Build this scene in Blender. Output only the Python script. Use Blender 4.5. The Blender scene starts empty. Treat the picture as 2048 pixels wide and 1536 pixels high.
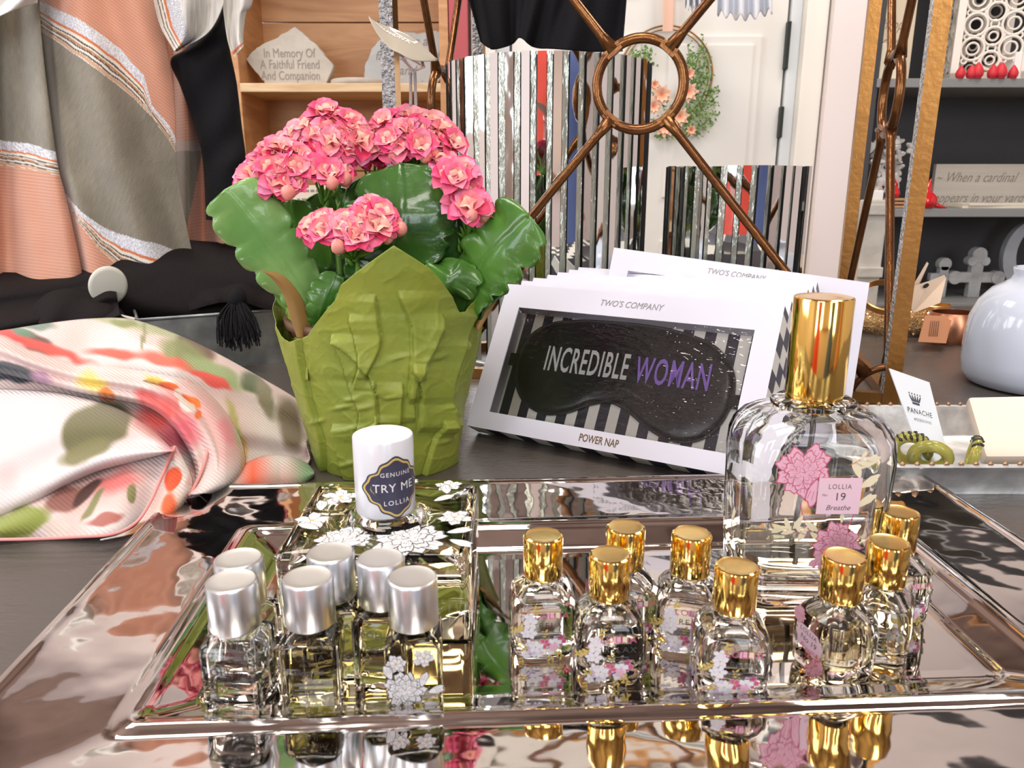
import bpy, bmesh, math, random
import numpy as np
from mathutils import Vector, Matrix, noise as mnoise
R = math.radians
random.seed(7)
SC = bpy.context.scene
COL = SC.collection
# ---------------------------------------------------------------- camera (origin = table top under the camera, metres)
CAM_H, PITCH, FPX = 0.22, R(15), 1538.0
cam_d = bpy.data.cameras.new('camera'); cam = bpy.data.objects.new('camera', cam_d); COL.objects.link(cam)
cam.location = (0, 0, CAM_H); cam.rotation_euler = (R(90) - PITCH, 0, 0)
cam_d.sensor_width = 36; cam_d.lens = FPX / 2048 * 36; cam_d.clip_start = 0.01
cam_d.dof.use_dof = True; cam_d.dof.focus_distance = 0.58; cam_d.dof.aperture_fstop = 22
SC.camera = cam
# ---------------------------------------------------------------- world, lights, exposure
w = bpy.data.worlds.new('world'); SC.world = w; w.use_nodes = True
w.node_tree.nodes['Background'].inputs[0].default_value = (0.85, 0.92, 1, 1)
w.node_tree.nodes['Background'].inputs[1].default_value = 1.0
SC.view_settings.view_transform = 'Standard'; SC.view_settings.look = 'None'
SC.view_settings.gamma = 1; SC.view_settings.exposure = -0.1
SC.cycles.max_bounces = 14; SC.cycles.transmission_bounces = 12; SC.cycles.glossy_bounces = 6
SC.cycles.diffuse_bounces = 4; SC.cycles.transparent_max_bounces = 12
SC.cycles.sample_clamp_indirect = 6; SC.cycles.blur_glossy = 0.3
SC.cycles.caustics_refractive = False; SC.cycles.caustics_reflective = False

def area(name, loc, aim, sx, sy, watts, col):
    l = bpy.data.lights.new(name, 'AREA'); l.shape = 'RECTANGLE'; l.size = sx; l.size_y = sy; l.energy = watts; l.color = col
    o = bpy.data.objects.new(name, l); COL.objects.link(o); o.location = loc
    o.rotation_euler = (Vector(aim) - Vector(loc)).to_track_quat('-Z', 'Y').to_euler()
    return o
area('ceiling_panel_light', (-0.2, 0.35, 1.66), (-0.2, 0.351, 0), 0.6, 0.6, 17, (1, 0.93, 0.85))
area('ceiling_panel_light', (1.1, 1.3, 1.66), (1.1, 1.301, 0), 0.6, 0.6, 17, (1, 0.9, 0.8))
area('ceiling_panel_light', (-0.9, 1.5, 1.66), (-0.9, 1.501, 0), 0.6, 0.6, 15, (1, 0.9, 0.8))
area('ceiling_panel_light', (0.3, -0.9, 1.66), (0.3, -0.899, 0), 0.6, 0.6, 15, (1, 0.93, 0.87))
area('window_daylight', (-1.2, -1.86, 0.75), (0.0, 1.2, 0.2), 1.1, 1.3, 42, (0.86, 0.93, 1.0))
area('window_daylight', (0.9, -1.86, 0.75), (0.3, 1.2, 0.2), 1.1, 1.3, 34, (0.9, 0.95, 1.0))
area('window_daylight', (-1.95, 0.4, 0.9), (0.2, 0.7, 0.0), 1.2, 1.1, 24, (0.9, 0.95, 1.0))

# ---------------------------------------------------------------- measuring helpers: a point of the place seen at a pixel of the 2048x1536 photograph
cP, sP = math.cos(PITCH), math.sin(PITCH)
def ray(px, py):
    u = (px - 1024) / FPX; v = (768 - py) / FPX
    return (u, cP + v * sP, -sP + v * cP)
def WY(px, py, Y):
    d = ray(px, py); t = Y / d[1]; return Vector((d[0] * t, Y, CAM_H + d[2] * t))
def WZ(px, py, z=0.0):
    d = ray(px, py); t = (z - CAM_H) / d[2]; return Vector((d[0] * t, d[1] * t, z))
def proj(P):
    P = np.asarray(P, float); dz = P[..., 2] - CAM_H
    F = P[..., 1] * cP - dz * sP; U = P[..., 1] * sP + dz * cP
    return 1024 + FPX * P[..., 0] / F, 768 - FPX * U / F

# ---------------------------------------------------------------- materials
MATS = {}
def mat(name, col=(0.8, 0.8, 0.8), rough=0.5, metal=0.0, bump=0.0, bscale=50, var=0.0, vscale=8, vcol=None, alpha=1, trans=0, ior=1.45,
        emit=None, estr=0, coat=0, sheen=0, attr=None, aniso=None, sub=0, stretch=None, thin=False, spec=None, wave=0):
    if name in MATS: return MATS[name]
    m = bpy.data.materials.new(name); m.use_nodes = True; nt = m.node_tree; b = nt.nodes['Principled BSDF']
    b.inputs['Base Color'].default_value = (*col, 1); b.inputs['Roughness'].default_value = rough; b.inputs['Metallic'].default_value = metal
    b.inputs['IOR'].default_value = ior; b.inputs['Transmission Weight'].default_value = trans; b.inputs['Alpha'].default_value = alpha
    b.inputs['Coat Weight'].default_value = coat; b.inputs['Sheen Weight'].default_value = sheen
    if sub:
        b.inputs['Subsurface Weight'].default_value = sub; b.inputs['Subsurface Radius'].default_value = (0.004, 0.002, 0.001); b.inputs['Subsurface Scale'].default_value = 1
    if emit: b.inputs['Emission Color'].default_value = (*emit, 1); b.inputs['Emission Strength'].default_value = estr
    if spec is not None: b.inputs['Specular IOR Level'].default_value = spec
    tc = nt.nodes.new('ShaderNodeTexCoord'); vec = tc.outputs['Object']
    if stretch:
        mp = nt.nodes.new('ShaderNodeMapping'); mp.inputs['Scale'].default_value = stretch; nt.links.new(vec, mp.inputs[0]); vec = mp.outputs[0]
    src = None
    if attr:
        a = nt.nodes.new('ShaderNodeAttribute'); a.attribute_name = attr; src = a.outputs['Color']
        nt.links.new(src, b.inputs['Base Color'])
    if var:
        n = nt.nodes.new('ShaderNodeTexNoise'); n.inputs['Scale'].default_value = vscale; n.inputs['Detail'].default_value = 6
        nt.links.new(vec, n.inputs['Vector'])
        r = nt.nodes.new('ShaderNodeValToRGB'); r.color_ramp.elements[0].position = 0.35; r.color_ramp.elements[1].position = 0.65
        c2 = vcol or tuple(max(0, c * (1 - var)) for c in col)
        r.color_ramp.elements[0].color = (*c2, 1); r.color_ramp.elements[1].color = (*col, 1)
        nt.links.new(n.outputs['Fac'], r.inputs[0])
        if src is None: nt.links.new(r.outputs[0], b.inputs['Base Color'])
        else:
            mx = nt.nodes.new('ShaderNodeMix'); mx.data_type = 'RGBA'; mx.blend_type = 'MULTIPLY'; mx.inputs[0].default_value = 1
            nt.links.new(src, mx.inputs[6]); nt.links.new(r.outputs[0], mx.inputs[7]); nt.links.new(mx.outputs[2], b.inputs['Base Color'])
    if bump:
        n = nt.nodes.new('ShaderNodeTexNoise'); n.inputs['Scale'].default_value = bscale; n.inputs['Detail'].default_value = 4
        nt.links.new(vec, n.inputs['Vector'])
        bp = nt.nodes.new('ShaderNodeBump'); bp.inputs['Strength'].default_value = 1.0; bp.inputs['Distance'].default_value = bump
        nt.links.new(n.outputs['Fac'], bp.inputs['Height']); nt.links.new(bp.outputs[0], b.inputs['Normal'])
    if wave:
        n = nt.nodes.new('ShaderNodeTexWave'); n.inputs['Scale'].default_value = wave; n.bands_direction = 'DIAGONAL'; n.inputs['Distortion'].default_value = 1.0
        nt.links.new(vec, n.inputs['Vector']); bp = nt.nodes.new('ShaderNodeBump'); bp.inputs['Distance'].default_value = 0.0003
        nt.links.new(n.outputs['Fac'], bp.inputs['Height']); nt.links.new(bp.outputs[0], b.inputs['Normal'])
    MATS[name] = m
    return m

def wood_mat(name, c1, c2, scale=(1, 12, 12), rough=0.5):
    if name in MATS: return MATS[name]
    m = bpy.data.materials.new(name); m.use_nodes = True; nt = m.node_tree; b = nt.nodes['Principled BSDF']
    tc = nt.nodes.new('ShaderNodeTexCoord'); mp = nt.nodes.new('ShaderNodeMapping'); mp.inputs['Scale'].default_value = scale
    n = nt.nodes.new('ShaderNodeTexNoise'); n.inputs['Scale'].default_value = 3; n.inputs['Detail'].default_value = 8; n.inputs['Distortion'].default_value = 1.5
    r = nt.nodes.new('ShaderNodeValToRGB'); r.color_ramp.elements[0].position = 0.3; r.color_ramp.elements[1].position = 0.7
    r.color_ramp.elements[0].color = (*c1, 1); r.color_ramp.elements[1].color = (*c2, 1)
    nt.links.new(tc.outputs['Object'], mp.inputs[0]); nt.links.new(mp.outputs[0], n.inputs['Vector']); nt.links.new(n.outputs['Fac'], r.inputs[0])
    nt.links.new(r.outputs[0], b.inputs['Base Color']); b.inputs['Roughness'].default_value = rough
    MATS[name] = m
    return m

# ---------------------------------------------------------------- objects
def tag(o, label=None, cat=None, group=None, kind=None):
    if label: o['label'] = label
    if cat: o['category'] = cat
    if group: o['group'] = group
    if kind: o['kind'] = kind
    return o
def thing(name, label, cat, loc=(0, 0, 0), rz=0.0, group=None):
    o = bpy.data.objects.new(name, None); COL.objects.link(o); o.location = loc; o.rotation_euler = (0, 0, rz)
    o.empty_display_size = 0.02
    return tag(o, label, cat, group)
def tolocal(parent, pts):
    """World points to a thing's own frame."""
    M = (Matrix.Translation(parent.location) @ parent.rotation_euler.to_matrix().to_4x4()).inverted()
    A = np.array(M); P = np.asarray(pts, float).reshape(-1, 3)
    return P @ A[:3, :3].T + A[:3, 3]
def obj(name, V, F, mats, parent=None, smooth=True, fm=None, col=None, world=False, auto=None, loc=None):
    """Link ONE mesh object. V vertices, F faces, fm face material numbers, col vertex colours; world=True: V is in world coordinates."""
    V = np.asarray(V, float).reshape(-1, 3)
    if world and parent is not None: V = tolocal(parent, V)
    if parent is None and loc is not None and world: V = V - np.asarray(loc, float)
    me = bpy.data.meshes.new(name); me.from_pydata(V.tolist(), [], [list(map(int, f)) for f in F]); me.update()
    for m in (mats if isinstance(mats, (list, tuple)) else [mats]): me.materials.append(m)
    if fm is not None: me.polygons.foreach_set('material_index', np.asarray(fm, np.int32))
    me.polygons.foreach_set('use_smooth', np.full(len(F), smooth))
    if col is not None:
        a = me.color_attributes.new('dye', 'FLOAT_COLOR', 'POINT'); c = np.ones((len(V), 4)); c[:, :3] = col
        a.data.foreach_set('color', c.ravel())
    if auto and smooth: me.set_sharp_from_angle(angle=R(auto))
    o = bpy.data.objects.new(name, me); COL.objects.link(o)
    if parent is not None: o.parent = parent
    if loc is not None: o.location = loc
    return o
class MB:
    """Collects shapes for one mesh."""
    def __init__(s): s.V = []; s.F = []; s.M = []; s.n = 0
    def add(s, V, F, m=0):
        V = [tuple(v) for v in V]
        s.F += [tuple(i + s.n for i in f) for f in F]; s.M += [m] * len(F); s.V += V; s.n += len(V); return s
    def bm(s, b, m=0, M=None):
        b.verts.ensure_lookup_table(); b.verts.index_update()
        V = [(M @ v.co if M is not None else v.co.copy()) for v in b.verts]
        s.add(V, [[v.index for v in f.verts] for f in b.faces], m); b.free(); return s
    def box(s, lo, hi, bev=0.0, m=0, M=None, seg=2):
        b = bmesh.new(); bmesh.ops.create_cube(b, size=1)
        lo, hi = Vector(lo), Vector(hi); c = (lo + hi) / 2; d = hi - lo
        for v in b.verts: v.co = Vector((v.co.x * d.x, v.co.y * d.y, v.co.z * d.z)) + c
        if bev: bmesh.ops.bevel(b, geom=b.edges[:], offset=bev, segments=seg, affect='EDGES', profile=0.6)
        return s.bm(b, m, M)
    def tube(s, pts, rad, n=10, m=0, closed=False, cap=True, flat=None):
        P = [Vector(p) for p in pts]; k = len(P); rr = rad if isinstance(rad, (list, tuple)) else [rad] * k
        rings = []; up = None
        for i in range(k):
            a = P[i - 1] if (i > 0 or closed) else P[i]; b = P[(i + 1) % k] if (i < k - 1 or closed) else P[i]
            t = (b - a).normalized() if (b - a).length > 1e-9 else Vector((0, 0, 1))
            if up is None: up = t.orthogonal().normalized()
            up = (up - t * up.dot(t)); up = up.normalized() if up.length > 1e-6 else t.orthogonal().normalized()
            sd = t.cross(up)
            rings.append([P[i] + (up * math.cos(q) + sd * math.sin(q)) * rr[i] for q in [2 * math.pi * j / n for j in range(n)]])
        V = [v for r in rings for v in r]; F = []
        for i in range(k if closed else k - 1):
            a = i * n; b = ((i + 1) % k) * n
            F += [(a + j, a + (j + 1) % n, b + (j + 1) % n, b + j) for j in range(n)]
        if cap and not closed: F.append(tuple(range(n))[::-1]); F.append(tuple((k - 1) * n + j for j in range(n)))
        return s.add(V, F, m)
    def lathe(s, prof, n=48, m=0, c=(0, 0, 0), cap=False):
        V = []; F = []
        for r, z in prof:
            V += [(c[0] + r * math.cos(2 * math.pi * j / n), c[1] + r * math.sin(2 * math.pi * j / n), c[2] + z) for j in range(n)]
        for i in range(len(prof) - 1):
            F += [(i * n + j, i * n + (j + 1) % n, (i + 1) * n + (j + 1) % n, (i + 1) * n + j) for j in range(n)]
        if cap: F.append(tuple(range(n))[::-1]); F.append(tuple((len(prof) - 1) * n + j for j in range(n)))
        return s.add(V, F, m)
    def prism(s, out, t, m=0, M=None):
        """2-D outline (x, z) given thickness t along y (0..t)."""
        n = len(out); V = [Vector((x, 0, z)) for x, z in out] + [Vector((x, t, z)) for x, z in out]
        if M is not None: V = [M @ v for v in V]
        F = [tuple(range(n)), tuple(range(2 * n - 1, n - 1, -1))] + [(i, i + n, (i + 1) % n + n, (i + 1) % n) for i in range(n)]
        return s.add(V, F, m)
    def obj(s, name, mats, parent=None, **k):
        return obj(name, s.V, s.F, mats, parent, fm=s.M, **k)

def catmull(P, n, closed=False):
    """Smooth resampling of points P (k x d) to n points."""
    P = np.asarray(P, float); k = len(P)
    if k == 2: return P[0] + (P[1] - P[0]) * np.linspace(0, 1, n)[:, None]
    t = np.linspace(0, k - 1 - 1e-9, n); i = t.astype(int); f = (t - i)[:, None]
    a = P[np.maximum(i - 1, 0)]; b = P[i]; c = P[np.minimum(i + 1, k - 1)]; d = P[np.minimum(i + 2, k - 1)]
    return 0.5 * ((2 * b) + (-a + c) * f + (2 * a - 5 * b + 4 * c - d) * f ** 2 + (-a + 3 * b - 3 * c + d) * f ** 3)
def loft(secs, nu, nv):
    S = np.array([catmull(s, nv) for s in secs]); k = len(secs)
    G = catmull(S.reshape(k, -1), nu).reshape(nu, nv, 3)
    return G
def gridF(nu, nv, flip=False):
    i, j = np.meshgrid(np.arange(nu - 1), np.arange(nv - 1), indexing='ij'); a = (i * nv + j).ravel()
    F = np.stack([a, a + 1, a + nv + 1, a + nv], 1)
    return F[:, ::-1] if flip else F
def solid(o, t, off=0.0):
    md = o.modifiers.new('thickness', 'SOLIDIFY'); md.thickness = t; md.offset = off; return o
def vnoise(P, sc, seed=0.0):
    return np.array([mnoise.noise(Vector((p[0] * sc + seed, p[1] * sc - seed, p[2] * sc + seed * 0.7))) for p in P])
_tc = {}
def text(body, size=1.0, bold=0.0, sx=1.0, shear=0.0, spacing=1.0, ext=0.0, res=3, align='CENTER'):
    """Letters as (V, F) in the x-y plane, centred on the origin."""
    c = bpy.data.curves.new('lettering', 'FONT'); c.body = body; c.size = size; c.offset = bold; c.shear = shear
    c.space_character = spacing; c.extrude = ext; c.resolution_u = res; c.align_x = align; c.align_y = 'CENTER'
    o = bpy.data.objects.new('lettering', c); COL.objects.link(o); bpy.context.view_layer.update()
    me = bpy.data.meshes.new_from_object(o.evaluated_get(bpy.context.evaluated_depsgraph_get()))
    V = [(v.co.x * sx, v.co.y, v.co.z) for v in me.vertices]; F = [tuple(p.vertices) for p in me.polygons]
    bpy.data.objects.remove(o); bpy.data.curves.remove(c); bpy.data.meshes.remove(me)
    return V, F
def xf(V, M): return [M @ Vector(v) for v in V]
def frame(o, x, y, z=None):
    """Matrix whose x and y axes are the given directions at origin o."""
    x = Vector(x).normalized(); y = Vector(y); y = (y - x * y.dot(x)).normalized(); z = x.cross(y)
    return Matrix.Translation(Vector(o)) @ Matrix((x, y, z)).transposed().to_4x4()
def copy_tree(o, parent=None):
    c = o.copy(); COL.objects.link(c)
    if parent is not None: c.parent = parent
    for ch in list(o.children): copy_tree(ch, c)
    return c
def struct(name, mb, m, **k):
    o = mb.obj(name, m, smooth=False, **k); o['kind'] = 'structure'; return o

# ---------------------------------------------------------------- shared materials
M_black_gap = mat('dark_seam', (0.015, 0.015, 0.015), 0.6)
M_white = mat('white_paint', (0.86, 0.85, 0.82), 0.45)
M_mirror = mat('mirror_glass', (0.86, 0.88, 0.88), 0.03, 1, bump=0.0012, bscale=9, stretch=(1, 1, 0.5))
M_bronze = mat('bronze_paint', (0.20, 0.085, 0.026), 0.24, 0.75, bump=0.0006, bscale=120, var=0.35, vscale=30, vcol=(0.13, 0.05, 0.018))
M_goldbar = mat('gold_bronze_bar', (0.42, 0.20, 0.055), 0.32, 0.85, bump=0.0004, bscale=150, var=0.2, vscale=12)
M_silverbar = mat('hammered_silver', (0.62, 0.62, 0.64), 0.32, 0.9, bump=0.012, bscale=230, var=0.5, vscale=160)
M_gold = mat('polished_gold', (0.92, 0.62, 0.17), 0.09, 1)
M_goldtop = mat('satin_gold', (0.86, 0.62, 0.24), 0.25, 1)
M_alu = mat('brushed_aluminium', (0.74, 0.76, 0.78), 0.3, 1)
M_alutop = mat('satin_aluminium', (0.55, 0.55, 0.54), 0.45, 0.8)
def glass(name, col, ior, rough=0.0):
    if name in MATS: return MATS[name]
    m = mat(name, col, rough, 0, trans=1, ior=ior); return m
M_glass = glass('clear_glass', (0.985, 0.99, 0.98), 1.42); M_glass2 = glass('thin_clear_glass', (0.99, 0.99, 0.98), 1.42)
M_liq_pale = glass('pale_yellow_perfume', (0.95, 0.90, 0.70), 1.03)
M_liq_amber = glass('amber_perfume', (0.95, 0.87, 0.62), 1.03)
M_liq_clear = glass('clear_perfume', (0.98, 0.96, 0.90), 1.02)
M_clear = glass('clear_plastic', (0.99, 0.99, 0.99), 1.1, 0.02)

# ================================================================ the room
ZF, ZC = -0.75, 1.70
struct('floor', MB().box((-2.2, -2.2, ZF - 0.05), (2.8, 3.2, ZF)), wood_mat('floor_boards', (0.16, 0.09, 0.05), (0.3, 0.18, 0.1)))
struct('ceiling', MB().box((-2.2, -2.2, ZC), (2.8, 3.2, ZC + 0.05)), mat('ceiling_boards', (0.60, 0.47, 0.41), 0.8, var=0.4, vscale=1.6, vcol=(0.17, 0.12, 0.10)))
M_wall = mat('wall_plaster', (0.83, 0.745, 0.72), 0.7)
mb = MB(); mb.box((-2.2, 2.30, ZF), (-0.14, 2.38, ZC)); mb.box((-0.14, 2.11, ZF), (0.772, 2.38, ZC)); mb.box((0.772, 2.01, ZF), (0.862, 2.38, ZC)); mb.box((0.862, 2.30, ZF), (2.8, 2.38, ZC))
struct('wall_back', mb, M_wall)
struct('wall_left', MB().box((-2.28, -2.2, ZF), (-2.2, 3.2, ZC)), M_wall)
struct('wall_right', MB().box((2.8, -2.2, ZF), (2.88, 3.2, ZC)), M_wall)
mb = MB()   # wall behind the camera with two window openings
xs = [-2.2, -1.8, -0.6, 0.3, 1.5, 2.8]
for a, b, hole in ((-2.2, -1.8, 0), (-1.8, -0.6, 1), (-0.6, 0.3, 0), (0.3, 1.5, 1), (1.5, 2.8, 0)):
    if hole: mb.box((a, -2.2, ZF), (b, -2.12, 0.05)); mb.box((a, -2.2, 1.45), (b, -2.12, ZC))
    else: mb.box((a, -2.2, ZF), (b, -2.12, ZC))
struct('wall_front', mb, mat('warm_wall', (0.72, 0.62, 0.55), 0.7, var=0.3, vscale=1.5))
for i, (a, b) in enumerate(((-1.8, -0.6), (0.3, 1.5))):
    mb = MB()
    for x in (a, (a + b) / 2 - 0.02, b - 0.04): mb.box((x, -2.17, 0.05), (x + 0.04, -2.13, 1.45))
    for z in (0.05, 0.7, 1.41): mb.box((a, -2.168, z), (b, -2.132, z + 0.04))
    struct('window_%d' % (i + 1), mb, M_white)

# door in the back wall, with panels, jamb, casing
def bx(mb, p0, p1, Y0, Y1, bev=0.0, m=0):
    """A box spanning two pixels of the photo between depths Y0 and Y1 (its face measured at Y0)."""
    a, b = WY(p0[0], p0[1], Y0), WY(p1[0], p1[1], Y0)
    return mb.box((min(a.x, b.x), Y0, min(a.z, b.z)), (max(a.x, b.x), Y1, max(a.z, b.z)), bev, m)
xl, xr = 0.0, 0.680
mb = MB(); mb.box((xl, 2.065, ZF), (xr, 2.10, 1.15), 0.002)
for x0, x1 in ((xl + 0.08, xl + 0.32), (xl + 0.39, xl + 0.62)):
    for z0, z1 in ((-0.6, 0.06), (0.17, 0.56), (0.65, 1.04)):
        mb.box((x0, 2.057, z0), (x1, 2.07, z1), 0.003); mb.box((x0 + 0.02, 2.052, z0 + 0.02), (x1 - 0.02, 2.07, z1 - 0.02), 0.004)
M_doorw = mat('door_paint', (0.80, 0.78, 0.73), 0.4)
door = struct('door_1', mb, M_doorw)
mb = MB(); mb.lathe([(0, 0.0), (0.03, 0.005), (0.034, 0.02), (0.02, 0.04), (0.012, 0.055), (0.012, 0.07)], 24)
o = mb.obj('door_knob', M_gold, door); o.location = (xl + 0.04, 1.995, 0.0); o.rotation_euler = (R(-90), 0, 0)
for y0, y1 in ((42, 138), (213, 275)):
    z0, z1 = WY(1575, y1, 2.05).z, WY(1575, y0, 2.05).z
    MB().box((xr - 0.003, 2.05, z0), (xr + 0.006, 2.066, z1), 0.001).obj('hinge', mat('dark_hinge', (0.03, 0.035, 0.03), 0.4, 0.6), door, smooth=False)
mb = MB(); mb.box((xr + 0.006, 2.058, ZF), (xr + 0.034, 2.11, 1.19), 0.003); mb.box((xl - 0.04, 2.058, ZF), (xl - 0.006, 2.11, 1.19), 0.003); mb.box((xl - 0.04, 2.058, 1.155), (xr + 0.034, 2.11, 1.19), 0.003)
struct('trim_1', mb, mat('jamb_paint', (0.70, 0.73, 0.74), 0.45))
mb = MB(); mb.box((xr + 0.034, 2.03, ZF), (xr + 0.088, 2.11, 1.26), 0.004); mb.box((xl - 0.10, 2.03, ZF), (xl - 0.04, 2.11, 1.26), 0.004)
mb.box((xl - 0.10, 2.03, 1.19), (xr + 0.088, 2.11, 1.27), 0.004)
struct('trim_2', mb, mat('casing_paint', (0.84, 0.80, 0.72), 0.45))

# ================================================================ the table
tb = thing('display_table', 'large dark grey wooden table top carrying the whole display', 'table', (0.25, 0.7, -0.75))
M_table = mat('dark_table', (0.12, 0.104, 0.094), 0.27, var=0.3, vscale=5, bump=0.0006, bscale=300, stretch=(0.3, 1, 1))
MB().box((-1.15, -0.65, 0.71), (1.15, 0.66, 0.75), 0.004).obj('tabletop', M_table, tb, smooth=False)
for x in (-1.05, 1.05):
    for y in (-0.55, 0.56): MB().box((x - 0.035, y - 0.035, 0), (x + 0.035, y + 0.035, 0.71), 0.003).obj('leg', M_table, tb, smooth=False)

# ================================================================ silver serving tray
def rrect(hx, hy, r, n=8):
    P = []
    for cx, cy, a0 in ((hx - r, hy - r, 0), (-hx + r, hy - r, 90), (-hx + r, -hy + r, 180), (hx - r, -hy + r, 270)):
        for k in range(n + 1):
            a = R(a0 + 90 * k / n); P.append((cx + r * math.cos(a), cy + r * math.sin(a)))
    return P
TC = (0.0405, 0.353, 0.0); TYAW = R(3.0)
tray = thing('serving_tray', 'large rectangular mirror-bright silver tray holding the perfume bottles', 'tray', TC, TYAW)
def tray_mesh():
    hx, hy, rw = 0.1965, 0.0875, 0.063
    # (inset from the recess edge outwards, height)
    secs = [(-0.030, 0.0042), (-0.0225, 0.0044), (-0.0205, 0.0052), (-0.0195, 0.0064), (-0.006, 0.0118), (-0.003, 0.0138), (0.0, 0.0146), (0.003, 0.0140), (0.006, 0.0130), (0.03, 0.0147), (rw - 0.006, 0.0168), (rw - 0.003, 0.0177), (rw, 0.0173), (rw + 0.0015, 0.0158), (rw, 0.0146), (rw - 0.01, 0.0138)]
    V = []; F = []; n = 0
    # dense rectangular rings: every ring has the same point count (sides subdivided)
    def ring(d, z):
        ax, ay = hx + d, hy + d; r = 0.006 + max(0, d) * 0.12; P = []
        ns, nc = 60, 5
        cs = [(ax - r, ay - r, 0), (-ax + r, ay - r, 90), (-ax + r, -ay + r, 180), (ax - r, -ay + r, 270)]
        for k in range(4):
            cx, cy, a0 = cs[k]
            for q in range(nc): a = R(a0 + 90 * q / (nc - 1)); P.append((cx + r * math.cos(a), cy + r * math.sin(a)))
            nx, ny, na = cs[(k + 1) % 4]; s = P[-1]; a = R(na); e = (nx + r * math.cos(a), ny + r * math.sin(a))
            for q in range(1, ns): t = q / ns; P.append((s[0] + (e[0] - s[0]) * t, s[1] + (e[1] - s[1]) * t))
        return [(x, y, z) for x, y in P]
    fine = []
    for (a, za), (b, zb) in zip(secs, secs[1:]):
        k = 10 if abs(b - a) > 0.012 else 3
        for q in range(k): t = q / k; fine.append((a + (b - a) * t, za + (zb - za) * t))
    fine.append(secs[-1])
    for d, z in fine:
        for x, y, zz in ring(d, z):
            amp = 0.00035 if d > 0.006 else 0.00012
            if d > -0.02: zz += amp * mnoise.noise(Vector((x * 28, y * 28, 3.1))) + amp * 0.5 * mnoise.noise(Vector((x * 70, y * 70, 7.7)))
            V.append((x, y, zz))
    m = len(ring(0, 0)); K = len(fine)
    for i in range(K - 1): F += [(i * m + j, i * m + (j + 1) % m, (i + 1) * m + (j + 1) % m, (i + 1) * m + j) for j in range(m)]
    return V, [f[::-1] for f in F], m
V, F, m = tray_mesh()
def floor_grid(nx, ny, hx, hy, z):
    V = []; F = gridF(nx, ny)
    for i in range(nx):
        for j in range(ny):
            x = -hx + 2 * hx * i / (nx - 1); y = -hy + 2 * hy * j / (ny - 1)
            V.append((x, y, z + 0.00004 * mnoise.noise(Vector((x * 25, y * 25, 0)))))
    return V, F
M_tray = mat('silver_tray_metal', (0.62, 0.585, 0.56), 0.04, 1, bump=0.0012, bscale=9)
tr = obj('rim', V, F, M_tray, tray)
V, F = floor_grid(60, 30, 0.1755, 0.0665, 0.0042)
obj('tray_floor', V, F[:, ::-1], mat('silver_tray_floor', (0.6, 0.565, 0.54), 0.03, 1, bump=0.00025, bscale=7), tray)
MB().box((-0.19, -0.08, 0.0), (0.19, 0.08, 0.0032), 0.001).obj('foot', M_alu, tray)
TZ = 0.0046
# ================================================================ bronze display stand (open square tower)
A = Vector((0.38, 0.745, 0)); D1 = Vector((-0.97, 0.242, 0)).normalized(); D2 = Vector((0.242, 0.97, 0)).normalized()
SW, SD, SH = 0.524, 0.334, 0.618
stand = thing('display_stand', 'open bronze metal tower of crossed rods and rings around two mirrored cylinders', 'display stand', A)
def bar(mb, a, b, w, d, side, m=0):
    """Square bar from a to b, w wide along side, d deep."""
    a, b, side = Vector(a), Vector(b), Vector(side); t = (b - a).normalized(); n = t.cross(side).normalized(); side = side.normalized()
    V = [p + side * (sx * w / 2) + n * (sn * d / 2) for p in (a, b) for sx, sn in ((-1, -1), (1, -1), (1, 1), (-1, 1))]
    mb.add(V, [(0, 1, 5, 4), (1, 2, 6, 5), (2, 3, 7, 6), (3, 0, 4, 7), (0, 3, 2, 1), (4, 5, 6, 7)], m)
corners = [A, A + D1 * SW, A + D2 * SD, A + D1 * SW + D2 * SD]
for i, c in enumerate(corners):
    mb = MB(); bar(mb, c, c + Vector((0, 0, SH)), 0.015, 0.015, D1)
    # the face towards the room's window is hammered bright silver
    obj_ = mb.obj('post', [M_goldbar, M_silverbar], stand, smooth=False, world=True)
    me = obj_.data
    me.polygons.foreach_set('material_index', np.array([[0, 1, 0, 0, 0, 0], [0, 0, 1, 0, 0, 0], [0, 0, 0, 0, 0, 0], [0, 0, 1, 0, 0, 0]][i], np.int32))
for a, b in ((0, 1), (0, 2), (1, 3), (2, 3)):
    for z in (0.006, SH - 0.006):
        mb = MB(); bar(mb, corners[a] + Vector((0, 0, z)), corners[b] + Vector((0, 0, z)), 0.011, 0.011, Vector((0, 0, 1)))
        mb.obj('rail', M_goldbar, stand, smooth=False, world=True)
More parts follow.
